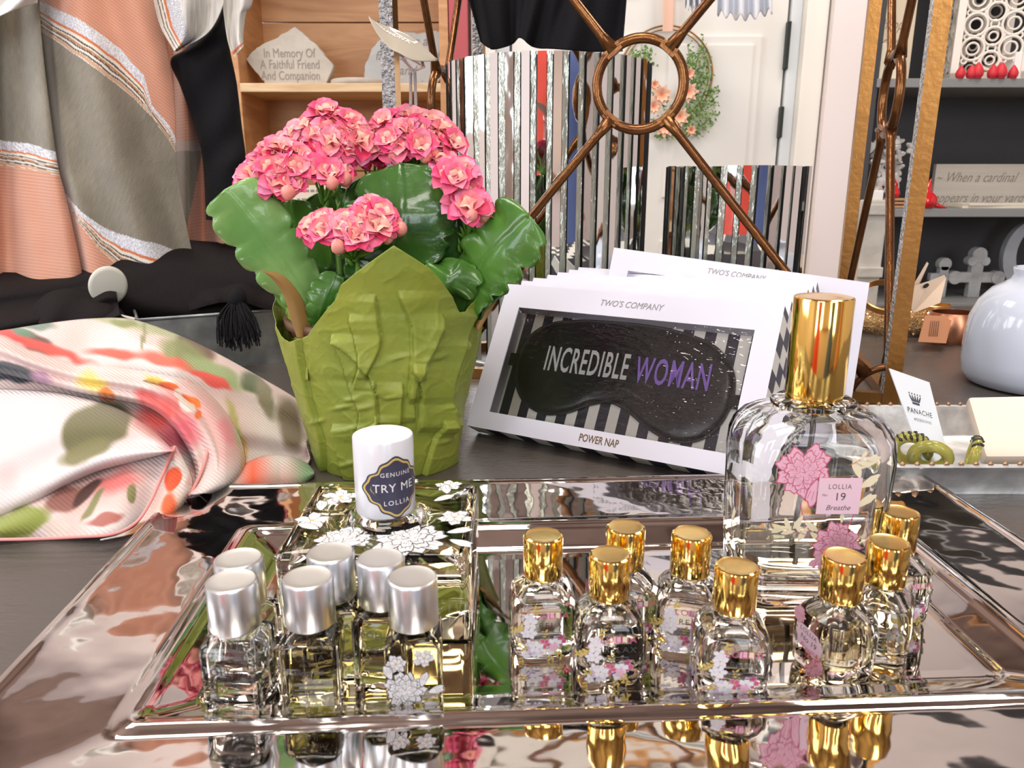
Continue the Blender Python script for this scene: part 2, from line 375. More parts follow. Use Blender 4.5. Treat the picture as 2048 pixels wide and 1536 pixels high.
def panel(c, d, wdt, name):
    mid = c + d * (wdt / 2) + Vector((0, 0, SH / 2)); U = Vector((0, 0, 1)); rr = 0.0425; rt = 0.0051
    n = d.cross(U)
    MB().tube([mid + (d * math.cos(a) + U * math.sin(a)) * rr for a in [2 * math.pi * k / 56 for k in range(56)]], rt, 12, closed=True).obj('ring', M_bronze, stand, world=True)
    for sx, sz in ((1, 1), (1, -1), (-1, 1), (-1, -1)):
        cor = mid + d * (sx * wdt / 2) + U * (sz * SH / 2); dr = (cor - mid).normalized()
        qr = 0.038
        a, b = mid + dr * (rr - 0.001), cor - dr * qr
        n_ = 16; pts = [a + (b - a) * (k / n_) for k in range(n_ + 1)]; L = (b - a).length
        rad = [0.0046 + 0.0030 * math.exp(-((p - a).length / 0.007) ** 1.5) + 0.003 * math.exp(-((p - b).length / 0.008) ** 1.5) for p in pts]
        rod = MB().tube(pts, rad, 10).obj('diagonal_rod', M_bronze, stand, world=True)
        # welded collar where the rod meets the ring
        e = dr.cross(n); cb = MB(); q = mid + dr * rr
        bar(cb, q - e * 0.0085 - dr * 0.001, q + e * 0.0085 - dr * 0.001, 0.008, 0.0095, dr)
        cb.obj('collar', M_bronze, rod, smooth=False, world=False)
        rod.children[0].data.transform(Matrix.Translation(-A))
        # quarter ring in the corner
        a0 = math.atan2(-sz, -sx); arc = []
        th0 = math.atan2(-sz * 1.0, 0); 
        for k in range(19):
            t = k / 18 * math.pi / 2; v = d * (-sx * math.cos(t)) + U * (-sz * math.sin(t)); arc.append(cor + v * qr)
        MB().tube(arc, 0.0036, 10).obj('corner_arc', M_bronze, stand, world=True)
panel(A, D1, SW, 'front'); panel(A, D2, SD, 'side'); panel(A + D1 * SW, D2, SD, 'side')

# ================================================================ mirrored cylinders
M_edge = mat('grey_green_glass_edge', (0.50, 0.53, 0.46), 0.18, 0.55, bump=0.004, bscale=90, var=0.25, vscale=20, stretch=(1, 1, 0.25))
def cylinder(label, cx, cy, r, h, n, seed):
    rnd = random.Random(seed)
    t = thing('mirrored_candle_holder', label, 'candle holder', (cx, cy, 0), group='mirror strip cylinders inside the bronze stand')
    mb = MB(); dl = 2 * math.pi / n
    def P(a, rad, z): return (rad * math.cos(a), rad * math.sin(a), z)
    for i in range(n):
        a0 = i * dl + rnd.uniform(-.06, .06) * dl; a1 = a0 + dl * (0.56 + rnd.uniform(-.04, .04)); a2 = (i + 1) * dl - 0.05 * dl
        tw = rnd.uniform(-0.0011, 0.0011); z0, z1 = 0.006, h - rnd.uniform(0, 0.0012); g = 0.02 * dl
        def slab(b0, b1, r0, r1, ri, m, mside):
            V = [P(b0, r0, z0), P(b1, r1, z0), P(b1, r1, z1), P(b0, r0, z1), P(b0, ri, z0), P(b1, ri, z0), P(b1, ri, z1), P(b0, ri, z1)]
            mb.add(V, [(0, 1, 2, 3)], m); mb.add(V, [(0, 3, 7, 4), (1, 5, 6, 2), (3, 2, 6, 7), (0, 4, 5, 1)], mside)
        slab(a0 + g, a1 - g, r + tw, r - tw, r - 0.006, 0, 2)
        slab(a1 + g, a2, r - 0.0015, r - 0.0025 + tw, r - 0.006, 1, 2)
    mb.obj('mirror_strip_cladding', [M_mirror, M_edge, M_black_gap], t, smooth=False)
    MB().lathe([(r - 0.010, 0.0), (r - 0.0055, 0.0), (r - 0.0055, h - 0.003), (r - 0.010, h - 0.003), (r - 0.010, 0.004), (0, 0.004)], 96).obj('inner_drum', mat('dark_drum', (0.05, 0.05, 0.055), 0.35, 0.3), t)
    MB().lathe([(r - 0.005, 0), (r + 0.0005, 0), (r + 0.0005, 0.0058), (r - 0.005, 0.0058)], 96).obj('base_ring', M_alu, t)
    return t
cylinder('taller mirror-strip cylinder inside the bronze stand', 0.044, 1.0, 0.1245, 0.3505, 44, 3)
cylinder('shorter mirror-strip cylinder inside the bronze stand', 0.288, 1.02, 0.089, 0.2345, 32, 5)

# ================================================================ sleep mask boxes
bx_e = Vector((0.86, -0.51, 0)).normalized(); bx_b = Vector((0.51, 0.86, 0)).normalized(); TL = R(31.4)
BW, BH, BT = 0.2433, 0.135, 0.0215
def stripes_mat(name, sc, ang):
    m = bpy.data.materials.new(name); m.use_nodes = True; nt = m.node_tree; b = nt.nodes['Principled BSDF']
    tc = nt.nodes.new('ShaderNodeTexCoord'); mp = nt.nodes.new('ShaderNodeMapping'); mp.inputs['Rotation'].default_value = ang
    sp = nt.nodes.new('ShaderNodeSeparateXYZ'); ma = nt.nodes.new('ShaderNodeMath'); ma.operation = 'MULTIPLY'; ma.inputs[1].default_value = sc
    fr = nt.nodes.new('ShaderNodeMath'); fr.operation = 'FRACT'; gt = nt.nodes.new('ShaderNodeMath'); gt.operation = 'GREATER_THAN'; gt.inputs[1].default_value = 0.5
    mx = nt.nodes.new('ShaderNodeMix'); mx.data_type = 'RGBA'; mx.inputs[6].default_value = (0.9, 0.88, 0.8, 1); mx.inputs[7].default_value = (0.03, 0.03, 0.05, 1)
    nt.links.new(tc.outputs['Object'], mp.inputs[0]); nt.links.new(mp.outputs[0], sp.inputs[0]); nt.links.new(sp.outputs[0], ma.inputs[0])
    nt.links.new(ma.outputs[0], fr.inputs[0]); nt.links.new(fr.outputs[0], gt.inputs[0]); nt.links.new(gt.outputs[0], mx.inputs[0]); nt.links.new(mx.outputs[2], b.inputs['Base Color'])
    b.inputs['Roughness'].default_value = 0.4
    return m
M_card = mat('white_card', (0.68, 0.672, 0.765), 0.5)
M_stripe = stripes_mat('black_and_cream_stripes', 55, (0, 0, 0)); M_sideS = stripes_mat('slanting_side_stripes', 48, (0, R(45), 0))
M_satin = mat('black_satin', (0.012, 0.012, 0.014), 0.32, sheen=0.3, bump=0.0006, bscale=60)
M_silk1 = mat('silver_thread', (0.78, 0.77, 0.74), 0.45, bump=0.0006, bscale=1500); M_silk2 = mat('violet_thread', (0.36, 0.2, 0.72), 0.5, bump=0.0006, bscale=1500)
M_foil = mat('bronze_foil', (0.22, 0.14, 0.07), 0.35, 0.5); M_greyink = mat('grey_ink', (0.28, 0.27, 0.27), 0.5)
def mask_outline(n=90):
    # (x, z) of the mask about the window's centre, from the photo: full lobes, flat top, notch for the nose
    K = [(-0.092, 0.002), (-0.088, 0.022), (-0.073, 0.036), (-0.05, 0.042), (-0.02, 0.044), (0.02, 0.044), (0.05, 0.040), (0.073, 0.032), (0.089, 0.015), (0.093, -0.006), (0.088, -0.027), (0.075, -0.041), (0.056, -0.045), (0.036, -0.039), (0.018, -0.029), (0.0, -0.023), (-0.018, -0.028), (-0.035, -0.037), (-0.055, -0.041), (-0.075, -0.034), (-0.088, -0.018), (-0.092, 0.002)]
    return catmull(K, n) * 1.03
def box_mesh(parent, full=True):
    """Local frame: x along the front, z up the front face, y into the box; front lower edge at the origin, centred in x."""
    hw, wx, z0, z1 = BW / 2, 0.1035, 0.0155, 0.1135
    mb = MB(); t = 0.0006
    # front frame: four mitred card strips, folded in round the window
    O = [(-hw, 0), (hw, 0), (hw, BH), (-hw, BH)]; I = [(-wx, z0), (wx, z0), (wx, z1), (-wx, z1)]
    for k in range(4):
        a, b, c, d = O[k], O[(k + 1) % 4], I[(k + 1) % 4], I[k]
        mb.add([(a[0], 0, a[1]), (b[0], 0, b[1]), (c[0], 0.0, c[1]), (d[0], 0.0, d[1])], [(0, 1, 2, 3)])
        mb.add([(d[0], 0.0, d[1]), (c[0], 0.0, c[1]), (c[0] * 0.985, 0.011, 0.0665 + (c[1] - 0.0665) * 0.97), (d[0] * 0.985, 0.011, 0.0665 + (d[1] - 0.0665) * 0.97)], [(0, 1, 2, 3)])
    mb.obj('window_frame', M_card, parent, smooth=False)
    mb = MB()
    C = [(-hw, 0, 0), (hw, 0, 0), (hw, 0, BH), (-hw, 0, BH), (-hw, BT, 0), (hw, BT, 0), (hw, BT, BH), (-hw, BT, BH)]
    mb.add(C, [(0, 4, 5, 1), (1, 5, 6, 2), (2, 6, 7, 3), (3, 7, 4, 0)], 0)
    mb.add(C, [(4, 7, 6, 5)], 1)
    mb.obj('striped_sleeve', [M_sideS, M_card], parent, smooth=False)
    if not full: return
    obj('striped_backing', [(-wx, 0.0112, z0 - .002), (wx, 0.0112, z0 - .002), (wx, 0.0112, z1 + .002), (-wx, 0.0112, z1 + .002)], [(0, 1, 2, 3)], M_stripe, parent, smooth=False)
    # padded eye mask
    out = mask_outline(); n = len(out) - 1; rings = [(1.0, 0.0105), (1.0, 0.0085), (0.985, 0.0068), (0.94, 0.0052), (0.8, 0.0042), (0.55, 0.0036), (0.25, 0.0034)]
    V = []; F = []
    for s, y in rings: V += [(x * s, y, 0.066 + z * s + (0.0 if s == 1 else -0.0)) for x, z in out[:-1]]
    for i in range(len(rings) - 1): F += [(i * n + j, i * n + (j + 1) % n, (i + 1) * n + (j + 1) % n, (i + 1) * n + j) for j in range(n)]
    V.append((0, 0.0034, 0.066)); F += [((len(rings) - 1) * n + j, (len(rings) - 1) * n + (j + 1) % n, len(V) - 1) for j in range(n)]
    mk = obj('eye_mask', V, F, M_satin, parent)
    mb = MB(); mb.tube([(x, 0.0088, 0.066 + z) for x, z in out[:-1]], 0.0011, 6, closed=True)
    mb.obj('piping', M_satin, mk)
    MB().box((-0.1035, 0.0072, 0.062), (-0.088, 0.0102, 0.073), 0.0006).obj('elastic_strap', mat('black_elastic', (0.02, 0.02, 0.022), 0.7), mk)
    MB().box((0.088, 0.0072, 0.052), (0.1035, 0.0102, 0.063), 0.0006).obj('elastic_strap', MATS['black_elastic'], mk)
    def put(body, size, cx, cz, m, name, par, y, bold=0, sx=1, ext=0.0001, tilt=0, **k):
        V, F = text(body, size, bold, sx, ext=ext, **k)
        M = Matrix.Translation((cx, y, cz)) @ Matrix.Rotation(R(90), 4, 'X') @ Matrix.Rotation(R(tilt), 4, 'Z')
        return obj(name, xf(V, M), F, m, par, smooth=False)
    put('INCREDIBLE', 0.031, -0.0275, 0.0705, M_silk1, 'silver_embroidery', mk, 0.0033, bold=0.0004, sx=0.415, ext=0.0005, spacing=1.12, tilt=0.8)
    put('WOMAN', 0.031, 0.0475, 0.0705, M_silk2, 'violet_embroidery', mk, 0.0033, bold=0.0004, sx=0.455, ext=0.0005, spacing=1.12, tilt=0.8)
    put('POWER NAP', 0.0088, 0.002, 0.0075, M_foil, 'lower_lettering', parent, -0.0002, bold=0.0001, sx=0.68)
    # clear window film
    o = obj('window_film', [(-wx, 0.001, z0), (wx, 0.001, z0), (wx, 0.001, z1), (-wx, 0.001, z1)], [(0, 1, 2, 3)], film_mat(), parent, smooth=False)
def film_mat():
    if 'film' in MATS: return MATS['film']
    m = bpy.data.materials.new('window_film'); m.use_nodes = True; nt = m.node_tree; nt.nodes.remove(nt.nodes['Principled BSDF'])
    g = nt.nodes.new('ShaderNodeBsdfGlossy'); g.inputs['Roughness'].default_value = 0.03; t = nt.nodes.new('ShaderNodeBsdfTransparent'); mx = nt.nodes.new('ShaderNodeMixShader')
    f = nt.nodes.new('ShaderNodeFresnel'); f.inputs[0].default_value = 1.7
    n = nt.nodes.new('ShaderNodeTexNoise'); n.inputs['Scale'].default_value = 22; bp = nt.nodes.new('ShaderNodeBump'); bp.inputs['Distance'].default_value = 0.0012
    nt.links.new(n.outputs[0], bp.inputs['Height']); nt.links.new(bp.outputs[0], g.inputs['Normal'])
    nt.links.new(f.outputs[0], mx.inputs[0]); nt.links.new(t.outputs[0], mx.inputs[1]); nt.links.new(g.outputs[0], mx.inputs[2])
    nt.links.new(mx.outputs[0], nt.nodes['Material Output'].inputs[0]); MATS['film'] = m
    return m
def letter_top(parent):
    V, F = text("TWO'S COMPANY", 0.0078, 0, 0.86, ext=0.0001, shear=0.25)
    obj('upper_lettering', xf(V, Matrix.Translation((0, -0.0002, BH - 0.0105)) @ Matrix.Rotation(R(90), 4, 'X')), F, M_greyink, parent, smooth=False)
def place_box(o, P, yaw, tilt):
    """P: front lower centre."""
    o.location = P; o.rotation_euler = (-tilt, 0, yaw)
yaw0 = math.atan2(bx_e.y, bx_e.x)
P0 = Vector((0.065, 0.576, 0.0)) 
P0.z = BT * math.sin(TL) + 0.0006
nm = 'sleep_mask_box'
b0 = thing(nm, 'white window box showing a black sleep mask lettered in silver and violet', 'gift box', group='striped sleep mask boxes standing in a row')
box_mesh(b0, True); letter_top(b0); place_box(b0, P0, yaw0, TL)
b1 = thing(nm, 'second white sleep mask box, directly behind the fully visible one', 'gift box', group='striped sleep mask boxes standing in a row')
box_mesh(b1, False); letter_top(b1)
n_dir = bx_b.copy()
words_ = ['third', 'fourth', 'fifth', 'sixth', 'seventh']
for k in range(6):
    tilt = TL
    # keep the row parallel: the spacing is the box thickness measured along the ground
    P = P0 + bx_b * (k + 1) * (BT / math.cos(tilt) + 0.0008) + bx_e * (-0.0005 * (k + 1))
    if k == 0: o = b1
    else:
        o = copy_tree(b1); o['label'] = 'white sleep mask box, %s from the front in the row' % words_[k - 1]
    place_box(o, P, yaw0 + R((-0.3, 0.5, -0.4, 0.3, 0.1, 0.6)[k]), tilt)
b2 = thing(nm, 'rearmost sleep mask box, turned askew and rising above the row', 'gift box', group='striped sleep mask boxes standing in a row')
box_mesh(b2, False); letter_top(b2)
ta, tb_ = WY(1228, 495, 0.785), WY(1735, 565, 0.725); ex = (tb_ - ta).normalized()
uz = Vector((0, math.sin(R(24)), math.cos(R(24)))); uz = (uz - ex * uz.dot(ex)).normalized(); ey = uz.cross(ex)
b2.matrix_world = Matrix.Translation(ta + ex * (BW / 2) - uz * BH) @ Matrix((ex, ey, uz)).transposed().to_4x4()
# ================================================================ glass bottles
def rsec(hx, hy, r, z, n=7):
    r = min(r, hx - 1e-5, hy - 1e-5)
    return [(x, y, z) for x, y in rrect(hx, hy, r, n)]
def stack(secs, n=7, cap0=True, cap1=True, flip=False):
    """Lofted body of rounded-rectangle sections (z, hx, hy, r)."""
    V = []; F = []
    for z, hx, hy, r in secs: V += rsec(hx, hy, r, z, n)
    m = len(rsec(1, 1, .1, 0, n)); K = len(secs)
    for i in range(K - 1): F += [(i * m + j, i * m + (j + 1) % m, (i + 1) * m + (j + 1) % m, (i + 1) * m + j) for j in range(m)]
    if cap0: F.append(tuple(range(m))[::-1])
    if cap1: F.append(tuple((K - 1) * m + j for j in range(m)))
    if flip: F = [f[::-1] for f in F]
    return V, F
def cap_mesh(parent, z0, r, h, m, mt, name='cap'):
    b = 0.0011
    c = MB().lathe([(r - 0.0012, z0 + 0.0004), (r - 0.0002, z0), (r, z0 + 0.0006), (r, z0 + h - b), (r - b * 0.3, z0 + h - b * 0.3), (r - b, z0 + h)], 64, 0)
    c.lathe([(r - b, z0 + h), (r - b * 1.6, z0 + h - 0.0002), (r * 0.5, z0 + h - 0.00035), (0.0001, z0 + h - 0.0004)], 64, 1)
    return c.obj(name, [m, mt], parent, auto=35)
def frontM(y, x=0, z=0, rot=0, side='front', hx=0):
    """Matrix that stands x-y drawings upright on a bottle's face."""
    M = Matrix.Rotation(R(90), 4, 'X') @ Matrix.Rotation(R(rot), 4, 'Z')
    if side == 'left': return Matrix.Translation((y, x, z)) @ Matrix.Rotation(R(-90), 4, 'Z') @ M
    if side == 'right': return Matrix.Translation((-y, x, z)) @ Matrix.Rotation(R(90), 4, 'Z') @ M
    return Matrix.Translation((x, y, z)) @ M
INK = {'white': mat('white_print', (0.88, 0.87, 0.88), 0.5), 'line': mat('dark_line_print', (0.10, 0.09, 0.10), 0.5), 'pink': mat('pink_print', (0.86, 0.50, 0.62), 0.5),
       'rose': mat('rose_print', (0.62, 0.12, 0.22), 0.5), 'lilac': mat('lilac_print', (0.72, 0.58, 0.78), 0.5), 'gold': mat('gold_print', (0.66, 0.5, 0.14), 0.45),
       'cream': mat('cream_print', (0.88, 0.80, 0.56), 0.5), 'blush': mat('blush_label', (0.87, 0.62, 0.72), 0.5), 'red': mat('russet_print', (0.60, 0.16, 0.12), 0.5), 'navy': mat('navy_print', (0.05, 0.05, 0.09), 0.4), 'black': mat('black_print', (0.03, 0.03, 0.03), 0.5), 'leaf': mat('leaf_print', (0.62, 0.66, 0.45), 0.5)}
INKL = list(INK)
def ik(n): return INKL.index(n)
class Print(MB):
    """Flat printed decoration; drawn in x-y, laid on a face by matrix M; each layer a hair above the last."""
    def __init__(s, M, cyl=None): super().__init__(); s.M_ = M; s.k = 0; s.cyl = cyl
    def put(s, pts, F, ink):
        s.k += 1; z = 0.00003 + s.k * (0.00008 if s.cyl else 0.000004)
        P = []
        for p in pts:
            if s.cyl:
                r = s.cyl + z; a = p[0] / s.cyl; P.append(s.M_ @ Vector((r * math.sin(a), p[1], r * math.cos(a))))
            else: P.append(s.M_ @ Vector((p[0], p[1], z)))
        s.add(P, F, ik(ink))
    def blob(s, pts, ink): n = len(pts); c = (sum(p[0] for p in pts) / n, sum(p[1] for p in pts) / n); s.put(list(pts) + [c], [(i, (i + 1) % n, n) for i in range(n)], ink)
    def line(s, pts, w, ink):
        P = [Vector((p[0], p[1])) for p in pts]; L = []; Rr = []
        for i, p in enumerate(P):
            t = (P[min(i + 1, len(P) - 1)] - P[max(i - 1, 0)]).normalized() * w / 2; L.append((p.x - t.y, p.y + t.x)); Rr.append((p.x + t.y, p.y - t.x))
        n = len(P); s.put(L + Rr, [(i, i + 1, n + i + 1, n + i) for i in range(n - 1)], ink)
    def petal(s, x, y, a, L, Wd, ink, edge=None):
        pts = []
        for k in range(16):
            t = 2 * math.pi * k / 16; u = L * (0.5 - 0.5 * math.cos(t)); v = Wd * math.sin(t) * (0.45 + 0.55 * u / L); u *= 1 + 0.10 * math.cos(5 * t + x * 3000)
            pts.append((x + u * math.cos(a) - v * math.sin(a), y + u * math.sin(a) + v * math.cos(a)))
        if edge: s.blob([(x + (px - x) * 1.0 + (px - (x + L * .5 * math.cos(a))) * 0.13, y + (py - y) + (py - (y + L * .5 * math.sin(a))) * 0.13) for px, py in pts], edge)
        s.blob(pts, ink)
        if edge and L > 0.0035:
            for q in (-0.28, 0.0, 0.28): s.line([(x + L * .45 * math.cos(a + q), y + L * .45 * math.sin(a + q)), (x + L * .82 * math.cos(a + q * .8), y + L * .82 * math.sin(a + q * .8))], L * 0.022, edge)
    def flower(s, x, y, rad, n, ink, edge, rnd, mid='gold', layers=2):
        for l in range(layers):
            rr = rad * (1 - 0.38 * l); o = rnd.uniform(0, 6)
            for k in range(n): s.petal(x, y, o + 2 * math.pi * k / n + rnd.uniform(-.12, .12), rr * rnd.uniform(.85, 1.05), rr * 0.42, ink, edge)
        s.blob([(x + rad * 0.12 * math.cos(t), y + rad * 0.12 * math.sin(t)) for t in [k * math.pi / 4 for k in range(8)]], mid)
    def peony(s, x, y, rad, ink, edge, rnd):
        for l, (n, f) in enumerate(((9, 1.0), (8, 0.78), (7, 0.56), (5, 0.36), (4, 0.2))):
            o = rnd.uniform(0, 6)
            for k in range(n):
                a = o + 2 * math.pi * k / n; s.petal(x + rad * f * 0.12 * math.cos(a), y + rad * f * 0.12 * math.sin(a), a + rnd.uniform(-.15, .15), rad * f * rnd.uniform(.8, 1.02), rad * f * 0.36, ink, edge)
    def spray(s, x, y, a, L, ink, rnd, leaf=0.22, n=4, stem=None):
        pts = [(x + L * t * math.cos(a + 0.25 * t), y + L * t * math.sin(a + 0.25 * t)) for t in [k / 6 for k in range(7)]]
        s.line(pts, L * 0.025, stem or ink)
        for k in range(n):
            p = pts[2 + k % 5]; s.petal(p[0], p[1], a + (0.7 if k % 2 else -0.6), L * leaf * 1.4, L * leaf * 0.35, ink)
    def word(s, body, size, x, y, ink, rot=0, **k):
        V, F = text(body, size, **k); c, q = math.cos(R(rot)), math.sin(R(rot))
        s.put([(x + v[0] * c - v[1] * q, y + v[0] * q + v[1] * c) for v in V], F, ink)
    def done(s, name, parent): return s.obj(name, [INK[k] for k in INKL], parent, smooth=False) if s.n else None

def body_glass(parent, outer, inner, level, liq, n=7, glassmat=None):
    """Glass wall (outer skin and inner cavity) and the perfume inside, up to height level."""
    def at_level(L):
        for (za, ax, ay, ar), (zb, bx_, by_, br) in zip(inner, inner[1:]):
            if za <= L <= zb: t = (L - za) / (zb - za); return (L, ax + (bx_ - ax) * t, ay + (by_ - ay) * t, max(ar + (br - ar) * t, 1e-4))
    air = [at_level(level)] + [q for q in inner if q[0] > level]
    V, F = stack(outer, n); Vi, Fi = stack(air, n, flip=True); k = len(V)
    o = obj('glass_bottle', V + Vi, F + [tuple(i + k for i in f) for f in Fi], glassmat or M_glass, parent, auto=50)
    V, F = stack([q for q in inner if q[0] < level - 0.0003] + [at_level(level - 0.0002)], n); obj('perfume', V, F, liq, parent, auto=50)
    return o

# ---- tall bottle with gold cap
pb = thing('perfume_bottle', 'tall clear glass perfume bottle with pink peony print and long gold cap', 'perfume bottle', (0.153, 0.375, TZ), 0.0)
def lift(secs, dz=0): return [(z + dz, a, b, r) for z, a, b, r in secs]
OUT = [(0.0, 0.030, 0.019, 0.010), (0.0008, 0.0315, 0.0205, 0.011), (0.004, 0.0325, 0.0215, 0.011), (0.009, 0.0335, 0.0225, 0.011), (0.016, 0.0355, 0.0245, 0.012), (0.03, 0.0365, 0.0255, 0.012), (0.06, 0.0375, 0.0262, 0.0125), (0.078, 0.0382, 0.0265, 0.013),
       (0.088, 0.0378, 0.0263, 0.014), (0.094, 0.0362, 0.0255, 0.015), (0.099, 0.0325, 0.0235, 0.0155), (0.102, 0.0275, 0.021, 0.016), (0.1035, 0.0225, 0.0185, 0.016), (0.1045, 0.0205, 0.0175, 0.016), (0.1062, 0.0208, 0.0178, 0.016), (0.1075, 0.0198, 0.0172, 0.016), (0.1083, 0.017, 0.0155, 0.015)]
INN = [(0.0175, 0.024, 0.014, 0.010), (0.0185, 0.028, 0.0175, 0.011), (0.021, 0.0305, 0.0195, 0.011), (0.03, 0.0325, 0.0212, 0.011), (0.06, 0.0335, 0.0218, 0.011), (0.078, 0.034, 0.0222, 0.012), (0.087, 0.0328, 0.0216, 0.013), (0.093, 0.029, 0.0198, 0.013), (0.097, 0.022, 0.016, 0.012), (0.100, 0.013, 0.0125, 0.012), (0.104, 0.0115, 0.0115, 0.0112), (0.108, 0.0112, 0.0112, 0.0110)]
body_glass(pb, OUT, INN, 0.030, M_liq_pale, 9)
cap_mesh(pb, 0.1092, 0.0143, 0.0502, M_gold, mat('gold_cap_top', (0.85, 0.62, 0.34), 0.22, 1), 'gold_cap')
MB().lathe([(0.0105, 0.100), (0.0105, 0.1092)], 32).lathe([(0.0138, 0.1084), (0.0138, 0.1093)], 32, 0).obj('collar', M_gold, pb)
MB().tube([(0.0005, 0, 0.105), (0, 0, 0.08), (-0.002, 0.001, 0.05), (-0.004, 0.002, 0.020)], 0.0014, 10).obj('dip_tube', mat('milky_tube', (0.9, 0.9, 0.92), 0.2, trans=0.6, ior=1.3), pb)
rnd = random.Random(11)
pr = Print(frontM(-0.0265))
pr.peony(-0.0115, 0.078, 0.0125, 'pink', 'rose', rnd)
for a in (R(-20), R(-60), R(-100)): pr.petal(-0.005, 0.074, a, 0.013, 0.004, 'pink', 'rose')
pr.spray(-0.012, 0.062, R(-80), 0.020, 'cream', rnd, 0.3, 4, 'rose'); pr.spray(0.013, 0.050, R(72), 0.030, 'cream', rnd, 0.26, 5, 'rose')
pr.spray(0.002, 0.038, R(50), 0.018, 'cream', rnd, 0.22, 4, 'rose'); pr.spray(-0.006, 0.044, R(150), 0.016, 'cream', rnd, 0.3, 4, 'rose')
pr.peony(0.008, 0.040, 0.0105, 'pink', 'rose', rnd); pr.flower(0.001, 0.032, 0.006, 5, 'pink', 'rose', rnd)
pr.spray(0.009, 0.082, R(20), 0.012, 'cream', rnd, 0.3, 3, 'red')
def rect(x0, y0, x1, y1): return [(x0, y0), (x1, y0), (x1, y1), (x0, y1)]
pr.blob(rect(-0.0045, 0.0565, 0.0165, 0.0755), 'blush')
pr.word('LOLLIA', 0.0036, 0.006, 0.0708, 'black', spacing=1.2, sx=0.85); pr.word('No', 0.0020, -0.001, 0.0665, 'black'); pr.word('19', 0.0058, 0.0065, 0.0655, 'black')
pr.word('Breathe', 0.0038, 0.006, 0.0598, 'black', shear=0.3)
pr.blob([(0.0155 + 0.0105 * math.cos(t), 0.0275 + 0.0105 * math.sin(t)) for t in [k * math.pi / 16 for k in range(32)]], 'navy')
pr.word('GENUINE', 0.0030, 0.0155, 0.0335, 'white', spacing=1.2); pr.word('TRY ME', 0.0036, 0.0155, 0.027, 'white')
pr.done('printed_decoration', pb)
pr = Print(frontM(-0.0372, 0, 0, 0, 'left'))
pr.spray(0.004, 0.03, R(95), 0.035, 'cream', rnd, 0.2, 5, 'rose'); pr.done('side_print', pb)

# ---- low square bottle with white cap
sb = thing('perfume_bottle', 'low square glass perfume bottle with white flower print and tall white cap', 'perfume bottle', (-0.0655, 0.3695, TZ), 0.0)
OUT = [(0.0, 0.0445, 0.0425, 0.003), (0.001, 0.0458, 0.0438, 0.0035), (0.006, 0.046, 0.044, 0.0035), (0.042, 0.0462, 0.0442, 0.0035), (0.0446, 0.0456, 0.0436, 0.0035), (0.0456, 0.044, 0.042, 0.0035), (0.0458, 0.030, 0.030, 0.025), (0.0462, 0.0205, 0.0205, 0.0204), (0.0482, 0.0185, 0.0185, 0.0184), (0.0496, 0.0165, 0.0165, 0.0164), (0.0500, 0.0150, 0.0150, 0.0149)]
INN = [(0.009, 0.034, 0.032, 0.003), (0.010, 0.0395, 0.0375, 0.003), (0.014, 0.0405, 0.0385, 0.003), (0.037, 0.041, 0.039, 0.003), (0.0392, 0.0398, 0.0378, 0.004), (0.0400, 0.030, 0.03, 0.01), (0.0406, 0.012, 0.012, 0.0119), (0.0498, 0.0105, 0.0105, 0.0104)]
body_glass(sb, OUT, INN, 0.036, M_liq_amber, 7)
cap_mesh(sb, 0.0500, 0.0153, 0.0405, mat('pearl_white_cap', (0.78, 0.80, 0.85), 0.25, 0.1), mat('pearl_cap_top', (0.80, 0.79, 0.77), 0.35), 'white_cap')
MB().lathe([(0.0148, 0.0488), (0.0148, 0.0504)], 48).obj('collar', M_alu, sb)
rnd = random.Random(5)
pr = Print(Matrix.Translation((0, 0, 0.04585)))
pr.peony(0.015, -0.028, 0.0165, 'white', 'line', rnd); pr.peony(-0.016, -0.030, 0.012, 'white', 'line', rnd); pr.flower(0.036, -0.006, 0.009, 5, 'white', 'line', rnd); pr.flower(-0.036, -0.010, 0.009, 5, 'white', 'line', rnd, layers=1)
pr.flower(-0.028, 0.02, 0.010, 5, 'white', 'line', rnd); pr.peony(-0.013, 0.034, 0.010, 'white', 'line', rnd); pr.flower(0.03, 0.034, 0.008, 5, 'white', 'line', rnd)
for x, y, a in ((-0.03, -0.022, 150), (-0.006, -0.036, 200), (0.034, -0.026, 20), (0.024, 0.012, 40), (0.030, 0.022, 100), (-0.034, 0.0, 100), (0.0, 0.038, 10), (0.036, -0.034, -30)): pr.petal(x, y, R(a), 0.012, 0.0036, 'white', 'line')
pr.done('flower_print', sb)
# oval badge on the cap
pr = Print(Matrix.Translation((0, 0, 0)) @ Matrix.Rotation(R(90), 4, 'X') , cyl=0.01531)
def badge(pr, cx, cz, s, ink):
    P = []
    for k in range(72):
        t = 2 * math.pi * k / 72; q = 1 + 0.10 * math.cos(4 * t) + 0.04 * math.cos(12 * t); P.append((cx + 1.12 * s * q * math.cos(t), cz + s * q * math.sin(t)))
    n = len(P); inner = [(cx + (x - cx) * f, cz + (y - cz) * f) for f in (0.75, 0.5, 0.25) for x, y in P]
    V = P + inner + [(cx, cz)]; F = []
    for l in range(3): F += [(l * n + i, l * n + (i + 1) % n, (l + 1) * n + (i + 1) % n, (l + 1) * n + i) for i in range(n)]
    F += [(3 * n + i, 3 * n + (i + 1) % n, 4 * n) for i in range(n)]
    pr.put(V, F, ink)
bcx, bcz = 0.0085, 0.0665
badge(pr, bcx, bcz, 0.0146, 'navy'); badge(pr, bcx, bcz, 0.0137, 'gold'); badge(pr, bcx, bcz, 0.0127, 'navy')
pr.word('TRY ME', 0.0062, bcx - 0.001, bcz, 'white', spacing=1.08); pr.word('GENUINE', 0.0032, bcx, bcz + 0.0072, 'white', spacing=1.25); pr.word('LOLLIA', 0.0036, bcx, bcz - 0.0078, 'white', spacing=1.25)
